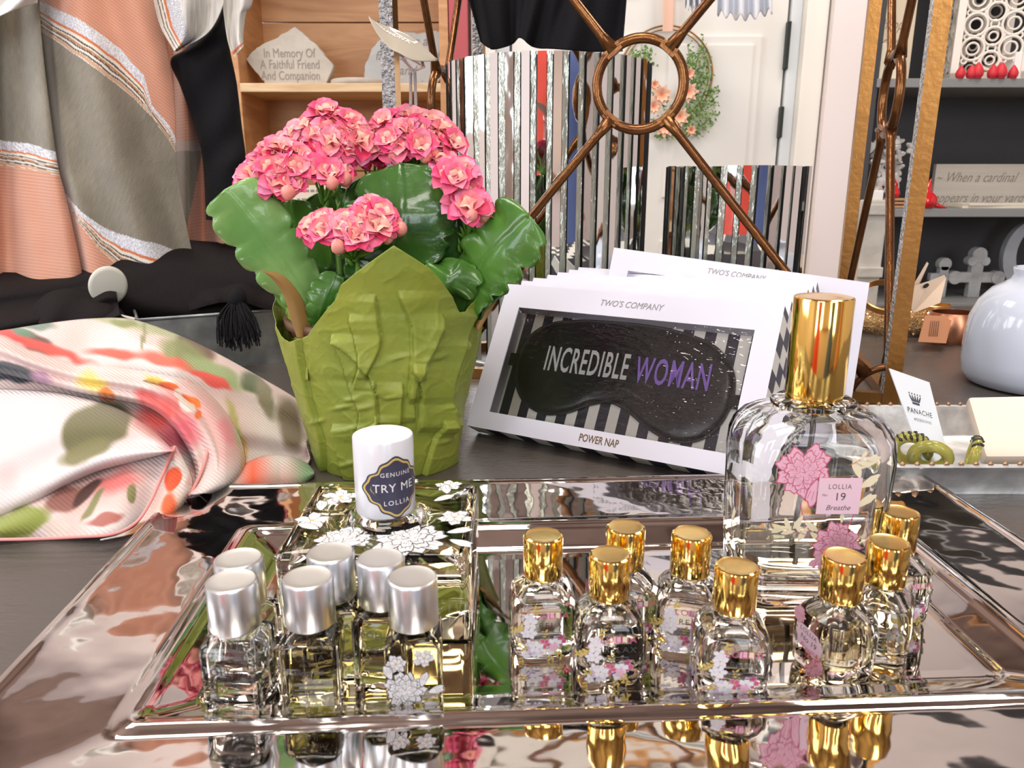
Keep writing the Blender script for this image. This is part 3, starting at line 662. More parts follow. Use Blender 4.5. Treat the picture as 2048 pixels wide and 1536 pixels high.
o = pr.done('cap_badge', sb)

# ---- sample bottles
def silver_mini(kind):
    o = thing('sample_bottle', 'x x x x', 'sample bottle', group='silver-capped sample bottles on the tray')
    OUT = [(0.0, 0.0105, 0.0105, 0.002), (0.0006, 0.0115, 0.0115, 0.0022), (0.003, 0.0118, 0.0118, 0.0022), (0.029, 0.0118, 0.0118, 0.0022), (0.0318, 0.0114, 0.0114, 0.0026), (0.0334, 0.0098, 0.0098, 0.004), (0.0346, 0.0078, 0.0078, 0.0070), (0.036, 0.0070, 0.0070, 0.0069), (0.0385, 0.0070, 0.0070, 0.0069)]
    INN = [(0.0042, 0.007, 0.007, 0.002), (0.0050, 0.0088, 0.0088, 0.002), (0.008, 0.0095, 0.0095, 0.002), (0.0285, 0.0095, 0.0095, 0.002), (0.0312, 0.0078, 0.0078, 0.003), (0.033, 0.0052, 0.0052, 0.0050), (0.0384, 0.0050, 0.0050, 0.0049)]
    if kind == 'round':
        OUT = [(z, a * (1.08 if z < 0.034 else 1), b * (1.0 if z < 0.034 else 1), r * 1.6 if z < 0.034 else r) for z, a, b, r in OUT]
    body_glass(o, OUT, INN, {'amber': 0.0300, 'clear': 0.016, 'flower': 0.031, 'plain': 0.031, 'round': 0.014}[kind], M_liq_amber if kind in ('amber', 'flower', 'plain') else M_liq_clear, 6, M_glass2)
    cap_mesh(o, 0.0366, 0.0104, 0.0205, M_alu, M_alutop, 'silver_cap')
    rnd = random.Random(sum(map(ord, kind)))
    hx = 0.01182 if kind != 'round' else 0.01182
    pr = Print(frontM(-hx))
    if kind == 'flower':
        pr.flower(0.0045, 0.0265, 0.0046, 5, 'white', 'line', rnd); pr.flower(-0.007, 0.0245, 0.0045, 6, 'white', 'line', rnd)
        pr.peony(-0.0035, 0.0125, 0.0078, 'white', 'line', rnd)
        for x, y, a in ((0.003, 0.014, 70), (0.006, 0.011, 20), (0.004, 0.006, -20), (-0.006, 0.0045, -120), (0.0, 0.004, -90), (-0.009, 0.018, 110)): pr.petal(x, y, R(a), 0.0065, 0.0022, 'white', 'line')
        for k in range(9): pr.line([(-0.007 + k * 0.0016, 0.0015), (-0.0065 + k * 0.0015, 0.0048)], 0.00018, 'line')
    elif kind in ('clear', 'round'):
        pr.word('LOLLIA', 0.0046, -0.0015, 0.0215 if kind == 'clear' else 0.020, 'black', spacing=1.2); pr.word('at last', 0.0032, 0.0, 0.0165, 'line', shear=0.4)
        for k in range(4): pr.line([(-0.006, 0.012 - k * 0.0016), (0.004, 0.012 - k * 0.0016)], 0.0003, 'line')
    else:
        pr.word('LOLLIA', 0.0042, 0, 0.0265, 'black', spacing=1.1); pr.word('no. 11', 0.0024, 0, 0.0235, 'line'); pr.word('Elegance', 0.0036, 0, 0.0198, 'line', shear=0.4)
        for k in range(3): pr.line([(-0.006, 0.014 - k * 0.0022), (0.006, 0.014 - k * 0.0022)], 0.0007, 'line')
    pr.done('front_print', o)
    if kind in ('amber', 'plain'):
        pr = Print(frontM(-hx, 0, 0, 0, 'right')); pr.blob(rect(-0.0105, 0.004, -0.0070, 0.029), 'white')
        for k in range(16): pr.line([(-0.0099, 0.006 + k * 0.0014), (-0.0078, 0.0064 + k * 0.0014)], 0.0006, 'line')
        pr.done('side_label', o)
    return o
def gold_mini(kind):
    o = thing('sample_bottle', 'x x x x', 'sample bottle', group='gold-capped sample bottles on the tray')
    w_ = 0.0152 if kind == 'relax' else 0.0142; rc = 0.0072 if kind == 'relax' else 0.0060
    OUT = [(0.0, w_ - 0.003, w_ - 0.003, rc - 0.0015), (0.0008, w_ - 0.0014, w_ - 0.0014, rc - 0.0005), (0.003, w_ - 0.0004, w_ - 0.0004, rc), (0.012, w_, w_, rc), (0.022, w_, w_, rc), (0.027, w_ - 0.0007, w_ - 0.0007, rc), (0.0305, w_ - 0.0028, w_ - 0.0028, rc), (0.0330, w_ - 0.0052, w_ - 0.0052, rc), (0.0345, 0.0078, 0.0078, 0.0074), (0.036, 0.0072, 0.0072, 0.0071), (0.038, 0.0072, 0.0072, 0.0071)]
    INN = [(0.0055, w_ - 0.007, w_ - 0.007, 0.004), (0.0065, w_ - 0.0045, w_ - 0.0045, 0.005), (0.009, w_ - 0.0032, w_ - 0.0032, 0.0055), (0.022, w_ - 0.003, w_ - 0.003, 0.0055), (0.0265, w_ - 0.0045, w_ - 0.0045, 0.0052), (0.0300, w_ - 0.0078, w_ - 0.0078, 0.005), (0.032, 0.0052, 0.0052, 0.0050), (0.0379, 0.0050, 0.0050, 0.0049)]
    body_glass(o, OUT, INN, 0.026, M_liq_clear if kind == 'relax' else M_liq_pale, 7, M_glass2)
    cap_mesh(o, 0.0364, 0.0092, 0.0198, M_gold, M_goldtop, 'gold_cap')
    rnd = random.Random(31 if kind == 'relax' else 47)
    for side, sg in (('front', 1), ('left', 0), ('right', 0)):
        pr = Print(frontM(-w_, 0, 0, 0, side))
        if kind == 'relax':
            for k in range(15 if side == 'front' else 11):
                fx = rnd.uniform(-0.0095, 0.0095); fy = rnd.uniform(0.003, 0.0105)
                if k > 10 or (side != 'front' and k % 2): fx = -0.0085 + rnd.uniform(-.001, .0015); fy = rnd.uniform(0.010, 0.023)
                if rnd.random() < .55: pr.spray(fx, fy, rnd.uniform(0, 6), 0.0058, 'gold', rnd, 0.3, 5)
                pr.flower(fx, fy, rnd.uniform(0.0022, 0.0036), 5, rnd.choice(['white', 'white', 'white', 'pink', 'lilac', 'rose']), 'lilac', rnd, 'gold', 1)
            if side == 'front':
                pr.blob(rect(0.0005, 0.0222, 0.0035, 0.0252), 'pink'); pr.blob(rect(0.0040, 0.0222, 0.0062, 0.0252), 'cream')
                pr.word('LOLLIA', 0.0044, 0.0025, 0.0236, 'rose', spacing=1.15); pr.word('RELAX', 0.0040, 0.0035, 0.0188, 'black', spacing=1.25)
                for k in range(3): pr.line([(-0.004 + 0.001 * k, 0.0152 - k * 0.0014), (0.0072, 0.0152 - k * 0.0014)], 0.0004, 'line')
        else:
            if side == 'left':
                pr.blob([(-0.0085, 0.0235), (0.004, 0.0215), (0.0075, 0.0165), (0.0055, 0.0095), (-0.0075, 0.0125)], 'blush')
                pr.word('LOLLIA', 0.0030, -0.0015, 0.0200, 'black', rot=-9, spacing=1.1); pr.word('No 19', 0.0038, -0.001, 0.0163, 'black', rot=-9); pr.word('Breathe', 0.0034, -0.0005, 0.0125, 'rose', rot=-9, shear=0.3)
                for x, y, rr in ((-0.008, 0.026, 0.0035), (-0.007, 0.0285, 0.0025), (0.005, 0.007, 0.0038), (0.0065, 0.0095, 0.003), (0.003, 0.004, 0.003)): pr.peony(x, y, rr, 'pink', 'red', rnd)
                for a in (60, 110, 160, 200, 250): pr.spray(0.004, 0.006, R(a), 0.008, 'red', rnd, 0.18, 4)
            elif side == 'front':
                for k in range(3): pr.word('. . . . . . . .', 0.0022, 0.0060 + k * 0.0016, 0.014, 'black', rot=90)
                pr.spray(-0.002, 0.006, R(60), 0.007, 'red', rnd, 0.2, 4)
            else:
                for a in (70, 120, 30): pr.spray(0.0, 0.006, R(a), 0.01, 'red', rnd, 0.2, 4)
                pr.peony(0.002, 0.015, 0.003, 'pink', 'red', rnd)
        pr.done(side + '_print', o)
    return o
silver_first = {}
for kind, px, py, yaw, lab in (
        ('clear', 488, 1400, -4, 'silver-capped sample bottle of colourless scent, outermost at the front of the group'),
        ('amber', 633, 1392, 3, 'silver-capped sample bottle with a white barcode strip down one glass edge'),
        ('flower', 833, 1392, 4, 'silver-capped sample bottle with large white blossoms printed on its face'),
        ('clear', 500, 1345, -8, 'silver-capped sample bottle standing directly behind the colourless one'),
        ('plain', 676, 1330, 10, 'silver-capped sample bottle at the back, touching the square bottle, nearly hidden'),
        ('plain', 772, 1345, -3, 'silver-capped sample bottle behind the white-blossom one, lettered in dark script')):
    o = silver_mini(kind) if kind not in silver_first else copy_tree(silver_first[kind])
    silver_first.setdefault(kind, o); o['label'] = lab
    P = WZ(px, py, TZ); o.location = (P.x, P.y, TZ); o.rotation_euler = (0, 0, R(yaw))
gold_first = {}
for kind, px, py, yaw, lab in (
        ('relax', 1084, 1283, 4, 'gold-capped floral sample bottle at the outer end of the loose group'),
        ('relax', 1243, 1262, 12, 'gold-capped floral sample bottle standing farthest back in the group'),
        ('relax', 1213, 1330, 0, 'gold-capped floral sample bottle at the front, overlapping the one behind'),
        ('relax', 1370, 1278, -14, 'gold-capped floral sample bottle between the rear one and the tall bottle'),
        ('relax', 1455, 1360, -5, 'gold-capped floral sample bottle in front, with rosy letters facing out'),
        ('breathe', 1662, 1335, 22, 'gold-capped sample bottle with a slanting pink label on its side'),
        ('breathe', 1748, 1300, -30, 'gold-capped sample bottle close behind the one with the pink label'),
        ('relax', 1772, 1225, 10, 'gold-capped sample bottle mostly hidden at the back, nearest the tray edge')):
    o = gold_mini(kind) if kind not in gold_first else copy_tree(gold_first[kind])
    gold_first.setdefault(kind, o); o['label'] = lab
    P = WZ(px, py, TZ); o.location = (P.x, P.y, TZ); o.rotation_euler = (0, 0, R(yaw))
# ================================================================ potted kalanchoe in folded green paper
PC = Vector((-0.102, 0.595, 0.0))
kal = thing('potted_kalanchoe', 'pink double-flowered kalanchoe in a pot wrapped with folded olive-green paper', 'potted plant', PC)
# --- wrapper
rim_px = [(568, 600), (585, 640), (602, 672), (625, 684), (645, 680), (668, 672), (700, 640), (738, 598), (752, 566), (792, 527), (833, 487), (856, 508), (884, 534), (907, 565), (925, 592), (940, 624), (952, 622), (970, 590), (985, 560)]
rim_th = []; 
for px, py in rim_px:
    th = math.asin(max(-1, min(1, (px - 777) / 209.0))); Yd = PC.y - 0.080 * math.cos(th)
    rim_th.append((math.degrees(th), WY(px, py, Yd).z))
rim_th += [(105, 0.155), (125, 0.128), (150, 0.142), (180, 0.128), (215, 0.148), (240, 0.13), (255, 0.142), (270, rim_th[0][1])]
tha = np.array([a for a, b in rim_th]); thz = np.array([b for a, b in rim_th])
NT, NZ = 620, 190
th = np.linspace(-90, 270, NT, endpoint=False); zr = np.interp(th, tha, thz)
T, U = np.meshgrid(np.linspace(0, 1, NZ) ** 0.95, th, indexing='ij')
Z = T * zr[None, :]
Rb = 0.0545 + (0.0805 - 0.0545) * np.clip(Z / 0.128, 0, 1.25) ** 0.92
Rb += 0.0035 * np.clip((Z - 0.10) / 0.05, 0, 1.5) ** 2
creases = [([(664, 680), (700, 706), (734, 742), (752, 780)], 1), ([(669, 683), (688, 725), (703, 775), (722, 822), (717, 866)], 1), ([(752, 602), (758, 650), (761, 690), (737, 747)], -1), ([(798, 595), (813, 630), (820, 663), (817, 731), (812, 790)], 1),
           ([(752, 770), (756, 820), (759, 869)], -1), ([(803, 775), (800, 820), (798, 873)], -1), ([(883, 640), (860, 690), (839, 731), (825, 785), (827, 830)], -1), ([(950, 632), (928, 680), (910, 724), (894, 778), (894, 859)], -1), ([(937, 690), (918, 740), (903, 800), (900, 850)], -1),
           ([(872, 850), (858, 900), (842, 957)], 1), ([(666, 860), (680, 910), (695, 965)], 1), ([(600, 655), (606, 710), (614, 754), (630, 820), (648, 885), (655, 960)], -1), ([(906, 820), (905, 900), (903, 955)], -1), ([(700, 640), (716, 690), (722, 725), (712, 762)], 1), ([(720, 875), (738, 850), (752, 838)], 1), ([(842, 742), (862, 700), (885, 655)], -1), ([(815, 735), (835, 780), (833, 850)], 1)]
X0 = np.stack([PC.x + Rb * np.sin(np.radians(U)), PC.y - Rb * np.cos(np.radians(U)), Z], -1)
PX, PY = proj(X0)
disp = np.zeros_like(Z); front = np.cos(np.radians(U)) > -0.05
for pts, sg in creases:
    P = catmull(pts, 40); best = np.full(Z.shape, 1e9); side = np.zeros_like(Z); inside = np.zeros_like(Z)
    y0, y1 = P[:, 1].min(), P[:, 1].max(); xc = np.interp(PY, *(zip(*sorted(zip(P[:, 1], P[:, 0])))))
    dx = PX - xc; fade = np.clip((PY - y0 + 14) / 14, 0, 1) * np.clip((y1 + 14 - PY) / 14, 0, 1)
    s = dx * sg
    step = np.where(s > 0, np.exp(-s / 42.0), 0) * np.clip(s / 1.2, 0, 1)
    disp += 0.0044 * step * fade * front - 0.0010 * np.exp(-(s / 2.5) ** 2) * fade * front
# folds round the back
for k in range(16):
    c = 100 + k * 10 + 3 * math.sin(k * 7); s = U - c - 12 * (Z - 0.06) / 0.1 * math.sin(k * 2.1)
    disp += 0.0028 * np.where(s > 0, np.exp(-s / 7), 0) * np.clip(s * 2, 0, 1) * (~front)
flat = X0.reshape(-1, 3)
cr = vnoise(flat, 55, 3.3).reshape(Z.shape); cr2 = vnoise(flat, 140, 9.1).reshape(Z.shape); big = vnoise(flat, 22, 5.1).reshape(Z.shape)
disp += 0.0006 * (1 - np.abs(cr)) ** 8 + 0.00022 * (1 - np.abs(cr2)) ** 8 + 0.0016 * big
# small horizontal puckers
for (px, py, wd) in ((710, 795, 40), (690, 812, 50), (780, 790, 42), (868, 712, 34), (795, 712, 40), (735, 808, 40), (720, 850, 60), (700, 925, 40), (885, 810, 26), (880, 880, 26), (640, 842, 24)):
    disp += 0.0016 * np.exp(-((PY - py + (PX - px) * 0.25) / 5.0) ** 2 - ((PX - px) / (wd * 0.5)) ** 2) * front
Rf = Rb + disp
V = np.stack([Rf * np.sin(np.radians(U)), -Rf * np.cos(np.radians(U)), Z], -1).reshape(-1, 3)
i, j = np.meshgrid(np.arange(NZ - 1), np.arange(NT), indexing='ij'); a = (i * NT + j).ravel(); b = (i * NT + (j + 1) % NT).ravel()
F = np.stack([a, b, b + NT, a + NT], 1).tolist()
M_paper = mat('olive_green_paper', (0.315, 0.36, 0.05), 0.42, var=0.18, vscale=14, bump=0.0003, bscale=260, vcol=(0.235, 0.30, 0.045))
wrap = obj('paper_wrapper', V, F, M_paper, kal); solid(wrap, 0.0004)
M_paperb = mat('brown_paper_lining', (0.30, 0.17, 0.05), 0.5)
def flap(edgeA, edgeB, YA, YB, nm, m):
    ln = [WY(p[0], p[1], y) for p, y in zip(edgeA, YA)]; rn = [WY(p[0], p[1], y) for p, y in zip(edgeB, YB)]
    md = [(a + b) / 2 + Vector((0, -0.003, 0)) for a, b in zip(ln, rn)]
    G = loft([ln, md, rn], 10, 24); o = obj(nm, G.reshape(-1, 3), gridF(10, 24), m, kal, world=True); solid(o, 0.0004); return o
flap([(525, 540), (548, 562), (568, 592), (582, 640), (594, 676)], [(526, 541), (566, 551), (600, 590), (621, 640), (622, 676)], [.53, .532, .535, .535, .535], [.53, .535, .54, .545, .545], 'paper_flap', M_paperb)
flap([(948, 650), (962, 612), (985, 575), (1005, 545), (1036, 519)], [(958, 662), (980, 625), (1000, 590), (1010, 556), (1037, 521)], [.57, .575, .58, .585, .59], [.565, .57, .57, .58, .59], 'paper_flap', M_paperb)
flap([(568, 600), (575, 640), (585, 700), (600, 760)], [(590, 606), (604, 650), (612, 700), (616, 760)], [.58, .575, .565, .56], [.55, .545, .54, .535], 'paper_flap', M_paper)
# --- pot and soil
MB().lathe([(0.0, 0.002), (0.050, 0.002), (0.052, 0.004), (0.071, 0.110), (0.074, 0.112), (0.074, 0.118), (0.070, 0.118), (0.068, 0.105), (0.0, 0.103)], 56).obj('pot', mat('plastic_pot', (0.12, 0.06, 0.03), 0.5), kal)
MB().lathe([(0.0, 0.108), (0.03, 0.1075), (0.066, 0.104)], 40).obj('soil', mat('potting_soil', (0.05, 0.035, 0.02), 0.9, bump=0.004, bscale=90), kal)
# --- leaves
def lf_mat(name, c, c2, rough=0.28):
    return mat(name, c, rough, var=0.3, vscale=26, vcol=c2, coat=0.3, bump=0.0008, bscale=70)
M_l1 = lf_mat('leaf_green', (0.10, 0.26, 0.035), (0.05, 0.16, 0.02)); M_l2 = lf_mat('pale_leaf_green', (0.24, 0.44, 0.13), (0.14, 0.33, 0.08)); M_l3 = lf_mat('shaded_leaf_green', (0.045, 0.13, 0.022), (0.02, 0.07, 0.01), 0.22); M_l4 = lf_mat('bluish_leaf_green', (0.07, 0.26, 0.09), (0.04, 0.17, 0.05))  # darkest green has the shade of deep-set leaves painted into its colour
def leaf(cp, W, S, m, cup=0.25, n_sc=6, base=0.22, curl=0.0, tipw=0.55, wave=0.0, seed=0, tipx=2.6):
    C = catmull([WY(*c) for c in cp], 60); S = np.array(Vector(S).normalized()); nv = 23; G = np.zeros((60, nv, 3))
    for i in range(60):
        t = i / 59; Tn = C[min(i + 1, 59)] - C[max(i - 1, 0)]; Tn /= np.linalg.norm(Tn) + 1e-9
        s = S - Tn * S.dot(Tn); s /= np.linalg.norm(s); N = np.cross(Tn, s)
        prof = base + (1 - base) * math.sin(min(1, t / 0.62) * math.pi / 2) ** 1.6
        if t > 0.62: q = (t - 0.62) / 0.38; prof *= tipw * 0 + (1 - q ** tipx) ** 0.5 if q < 1 else 0
        for j in range(nv):
            v = -1 + 2 * j / (nv - 1); sc = 1.0
            if t > 0.2: sc = 1 - 0.24 * (1 - abs(math.sin(math.pi * (t * n_sc + (0.4 if v > 0 else 0))))) ** 2.2
            w_ = W * prof * sc * v; up = cup * W * prof * (v * v) + 0.10 * W * abs(v) ** 6 * math.sin(t * n_sc * math.pi * 2 + seed) + wave * W * math.sin(t * 11 + seed) * abs(v) ** 2 * (1 if v > 0 else -1) - curl * W * t * t * t
            up -= 0.05 * W * math.exp(-(v / 0.08) ** 2)
            G[i, j] = C[i] + s * w_ + N * up
    o = obj('leaf', G.reshape(-1, 3), gridF(60, nv), m, kal, world=True); md = solid(o, 0.0013)
    return o
leaf([(655, 670, .575), (600, 580, .562), (530, 480, .55), (450, 380, .54)], 0.0245, (0.62, 0.10, 0.75), M_l2, cup=0.22, n_sc=5.6, base=0.22, tipx=7)
leaf([(925, 640, .57), (945, 570, .56), (990, 500, .55), (1058, 432, .545)], 0.027, (-0.55, 0.30, 0.65), M_l1, cup=-0.2, n_sc=5.6, base=0.32, seed=2, tipx=6)
leaf([(800, 600, .575), (797, 520, .560), (800, 430, .556), (800, 328, .575)], 0.040, (1, 0.05, 0.05), M_l3, cup=0.12, n_sc=5, base=0.3, wave=0.10, seed=1)
leaf([(880, 610, .585), (890, 530, .575), (882, 450, .570), (862, 380, .58)], 0.030, (0.9, 0.3, 0.1), M_l3, cup=0.15, n_sc=5, wave=0.12, seed=3)
leaf([(640, 690, .545), (690, 645, .530), (745, 600, .525), (800, 560, .53)], 0.019, (-0.55, 0.1, 0.8), M_l4, cup=0.15, n_sc=7, base=0.5)
leaf([(610, 660, .57), (594, 580, .578), (598, 500, .585), (585, 400, .60)], 0.025, (0.9, 0.3, 0.1), M_l1, cup=0.2, n_sc=5)
leaf([(935, 650, .58), (965, 590, .572), (1000, 530, .575), (1035, 495, .58)], 0.020, (-0.3, 0.5, 0.6), M_l3, cup=0.2, n_sc=4, base=0.4)
leaf([(636, 660, .55), (642, 622, .54), (655, 585, .54), (672, 546, .545)], 0.013, (0.9, 0.2, 0.2), M_l1, cup=0.3, n_sc=5, base=0.5)
leaf([(622, 668, .545), (650, 662, .535), (672, 655, .53), (698, 648, .53)], 0.010, (0.1, 0.1, 0.9), M_l4, cup=0.2, n_sc=5, base=0.5)
leaf([(690, 620, .60), (690, 540, .61), (680, 460, .62), (650, 380, .63)], 0.030, (0.9, 0.3, 0.1), M_l3, cup=0.2, n_sc=5)
leaf([(740, 620, .60), (735, 540, .605), (760, 450, .61), (740, 350, .62)], 0.032, (0.95, 0.1, 0.1), M_l3, cup=0.2, n_sc=5)
leaf([(860, 600, .61), (880, 520, .62), (915, 450, .625), (930, 400, .63)], 0.030, (0.8, 0.4, 0.1), M_l3, cup=0.2, n_sc=5)
leaf([(620, 640, .56), (590, 580, .565), (560, 530, .57), (525, 490, .575)], 0.017, (0.5, 0.4, 0.6), M_l1, cup=0.2, n_sc=4)
leaf([(700, 640, .57), (715, 600, .56), (740, 560, .56), (775, 525, .565)], 0.020, (-0.5, 0.2, 0.7), M_l3, cup=0.2, n_sc=5)
leaf([(860, 630, .56), (880, 590, .55), (905, 555, .552), (925, 520, .56)], 0.022, (0.7, 0.3, 0.5), M_l1, cup=0.2, n_sc=5)
# --- flowers
M_petal = mat('petal', (0.8, 0.2, 0.3), 0.45, attr='dye', sub=0.15); M_bud = mat('bud_skin', (0.8, 0.2, 0.3), 0.4, attr='dye')
M_stem = mat('flower_stem', (0.13, 0.30, 0.035), 0.4, coat=0.2)
def floret_mesh(seed, openness=1.0):
    rnd = random.Random(seed); V = []; F = []; Cc = []
    def petal(a, tilt, L, Wd, c0, c1, cup, roll):
        n0 = len(V); nu, nv = 9, 5
        for i in range(nu):
            u = i / (nu - 1); wd = Wd * 1.12 * (0.22 + 0.78 * min(1, u / 0.62)) * (max(0, 1 - u ** 5) ** 0.6 if u < 1 else 0.0) + 0.00025
            ang = tilt - roll * u * u
            for j in range(nv):
                v = -1 + 2 * j / (nv - 1); x = wd * v; y = L * u; zc = cup * (v * v) * wd * 0.9
                r_ = y * math.sin(ang) - zc * math.cos(ang) * 0.8; h = y * math.cos(ang) + zc * math.sin(ang)
                V.append((r_ * math.cos(a) - x * math.sin(a), r_ * math.sin(a) + x * math.cos(a), h + 0.001))
                k = np.clip(u * 1.7 + 0.15 * abs(v), 0, 1); Cc.append(np.array(c0) * (1 - k) + np.array(c1) * k)
        F.extend([[n0 + q for q in f] for f in gridF(nu, nv).tolist()])
    hot = [(0.85, 0.07, 0.20), (0.90, 0.15, 0.29), (0.92, 0.22, 0.35), (0.80, 0.05, 0.14), (0.90, 0.28, 0.48)]; pale = [(0.88, 0.40, 0.32), (0.86, 0.30, 0.28), (0.90, 0.50, 0.40)]
    for n, tl, L, Wd, cl in ((5, 78, 0.0118, 0.0043, 0), (5, 56, 0.0112, 0.0044, 0), (4, 32, 0.0098, 0.0042, 1), (4, 10, 0.0080, 0.0040, 2)):
        o = rnd.uniform(0, 6)
        for k in range(n):
            c1 = rnd.choice(hot) if cl < 2 else rnd.choice(pale); c0 = rnd.choice(pale)
            if cl == 1: c1 = tuple((np.array(c1) + np.array(rnd.choice(pale))) / 2)
            petal(o + 2 * math.pi * k / n + rnd.uniform(-.15, .15), R(tl * openness + rnd.uniform(-7, 7)), L * rnd.uniform(.88, 1.08), Wd, c0, c1, 0.5 if cl < 2 else 0.95, R(-25 if cl < 2 else 30))
    return V, F, Cc
def bud_mesh(seed):
    rnd = random.Random(seed); V = []; F = []; Cc = []; n = 12
    pr_ = [(0.0012, -0.002), (0.0030, 0.0), (0.0042, 0.0022), (0.0044, 0.0045), (0.0036, 0.0068), (0.0020, 0.0084), (0.0002, 0.0091)]
    for i, (r, z) in enumerate(pr_):
        for j in range(n):
            rr = r * (1 + 0.07 * math.cos(4 * 2 * math.pi * j / n + i * 0.5)); V.append((rr * math.cos(2 * math.pi * j / n), rr * math.sin(2 * math.pi * j / n), z))
            t = i / 6; Cc.append(np.array((0.42, 0.50, 0.10)) * max(0, 1 - t * 3) + np.array((0.90, 0.42, 0.30)) * min(1, t * 3) * (1 - .5 * t) + np.array((0.82, 0.16, 0.22)) * .5 * t)
    for i in range(6): F += [(i * n + j, i * n + (j + 1) % n, (i + 1) * n + (j + 1) % n, (i + 1) * n + j) for j in range(n)]
    return V, F, Cc
protoF = []; protoB = []
for s in range(5):
    V, F, Cc = floret_mesh(100 + s, (1.0, 0.9, 0.72, 0.95, 0.55)[s]); o = obj('floret', V, F, M_petal, None, col=Cc); protoF.append(o)
V, F, Cc = bud_mesh(3); protoB.append(obj('bud', V, F, M_bud, None, col=Cc))
clusters = [
    ((700, 560, .60), [(572, 282), (593, 266), (615, 252), (640, 238), (652, 228), (676, 240), (700, 246), (716, 262), (722, 284), (700, 296), (686, 274), (660, 262), (634, 270), (612, 284), (662, 286), (640, 252), (708, 268)], [(632, 296), (655, 298), (598, 300)], .60),
    ((760, 560, .61), [(752, 268), (772, 248), (797, 238), (822, 236), (846, 240), (868, 248), (888, 262), (780, 282), (808, 262), (834, 262), (858, 272), (800, 290), (880, 284), (842, 294), (826, 280), (905, 288), (762, 292)], [(786, 306), (852, 312), (868, 302)], .60),
    ((740, 560, .62), [(735, 300), (752, 312), (764, 302), (722, 310)], [], .625),
    ((620, 560, .58), [(520, 328), (542, 306), (562, 300), (584, 306), (602, 318), (508, 348), (540, 340), (566, 336), (590, 342), (530, 366), (558, 366), (586, 366), (500, 356)], [(576, 384), (550, 344), (612, 340)], .57),
    ((680, 560, .59), [(618, 322), (640, 318), (660, 330), (636, 342), (658, 348), (676, 340)], [(690, 356), (664, 364)], .585),
    ((710, 560, .56), [(628, 455), (648, 442), (668, 448), (652, 466), (692, 440), (708, 456), (690, 462), (726, 446), (745, 412), (760, 430), (738, 432), (776, 442), (756, 452), (715, 472)], [(676, 492), (777, 473), (700, 470), (802, 456), (768, 462)], .545),
    ((880, 560, .59), [(884, 322), (902, 332), (922, 340), (898, 350), (912, 358), (932, 350)], [(890, 366)], .57),
    ((900, 560, .58), [(912, 384), (930, 392), (950, 398), (938, 412), (960, 414), (920, 404)], [(944, 428), (968, 428)], .565)]
ctr = Vector((PC.x, 0.65, 0.13)); camv = Vector((0, 0, CAM_H)); rnd = random.Random(77)
for bp_, fl, bd, Yc in clusters:
    cx = sum(p[0] for p in fl) / len(fl); cy = sum(p[1] for p in fl) / len(fl); mb = MB()
    hub = WY(cx, cy + 70, Yc + 0.012); base = WY(*bp_)
    spread = max(abs(p[0] - cx) for p in fl) + 1; spy = max(abs(p[1] - cy) for p in fl) + 1
    mb.tube(catmull([base, (base + hub) / 2 + Vector((0.003, 0, 0)), hub], 10), [0.0026 - 0.0009 * k / 9 for k in range(10)], 8)
    items = []
    for kind, L in (('f', fl), ('b', bd)):
        for px, py in L:
            d2 = min(1, ((px - cx) / spread) ** 2 * 0.9 + max(0, (cy - py) / spy) * 0.35 + max(0, (py - cy) / spy) * 0.1)
            Yp = Yc - 0.012 * (1 - d2) - 0.010 * (py - cy) / spy + rnd.uniform(-.002, .002)
            P = WY(px, py, Yp); items.append((kind, P))
            q = P - (P - hub).normalized() * 0.003; mb.tube(catmull([hub, hub.lerp(q, 0.55) + Vector((0, 0, -0.003)), q], 7), 0.0011, 6)
    for k in range(5):
        P = hub.lerp(base, rnd.uniform(0, .4)); dr = Vector((rnd.uniform(-1, 1), -0.6, rnd.uniform(.2, 1))).normalized() * 0.009
        mb.tube([P, P + dr * .5, P + dr + Vector((0, 0, .002))], [0.0011, 0.0016, 0.0003], 6)
    cl = mb.obj('flower_cluster', M_stem, kal, world=True)
    for kind, P in items:
        src = rnd.choice(protoF) if kind == 'f' else protoB[0]; o = src.copy(); COL.objects.link(o); o.parent = cl
        f = (P - hub).normalized() * 0.75 + (camv - P).normalized() * 0.45 + Vector((0, 0, 0.25)); f = f.normalized()
        if kind == 'b': f = (f + Vector((0, 0, .6))).normalized()
        q = f.to_track_quat('Z', 'Y'); o.rotation_euler = (q.to_matrix() @ Matrix.Rotation(rnd.uniform(0, 6.28), 3, 'Z')).to_euler()
        s = rnd.uniform(1.12, 1.38) if kind == 'f' else rnd.uniform(.9, 1.15); o.scale = (s, s, s); o.location = P - PC - f * 0.005
for o in protoF + protoB: bpy.data.objects.remove(o)
# --- clear plastic pick with a paper tag
pick = thing('plant_tag_holder', 'clear forked plastic pick rising behind the flowers with a curled cream paper tag', 'plant tag', WY(836, 500, .60))
pick.location.z = 0.105
mb = MB(); a = WY(826, 560, .612); a.z = 0.108
for dx in (-6, 8): mb.tube([a + Vector((0.0004 * dx, 0, 0)), WY(826 + dx * .8, 240, .607), WY(825 + dx * .6, 145, .602)], 0.0011, 8)
b = WY(826, 142, .602)
mb.tube([b, WY(808, 120, .600), WY(797, 104, .59)], 0.0012, 8); mb.tube([b, WY(848, 133, .600), WY(842, 118, .59)], 0.0012, 8); mb.tube([WY(797, 104, .59), WY(848, 133, .60)], 0.0009, 8)
mb.obj('forked_stick', mat('milky_clear_plastic', (0.88, 0.88, 0.92), 0.1, trans=0.75, ior=1.2), pick, world=True)
up_ = [WY(x, y, Y) for x, y, Y in ((737, 36, .590), (764, 49, .600), (792, 59, .604), (835, 82, .604), (876, 121, .600))]
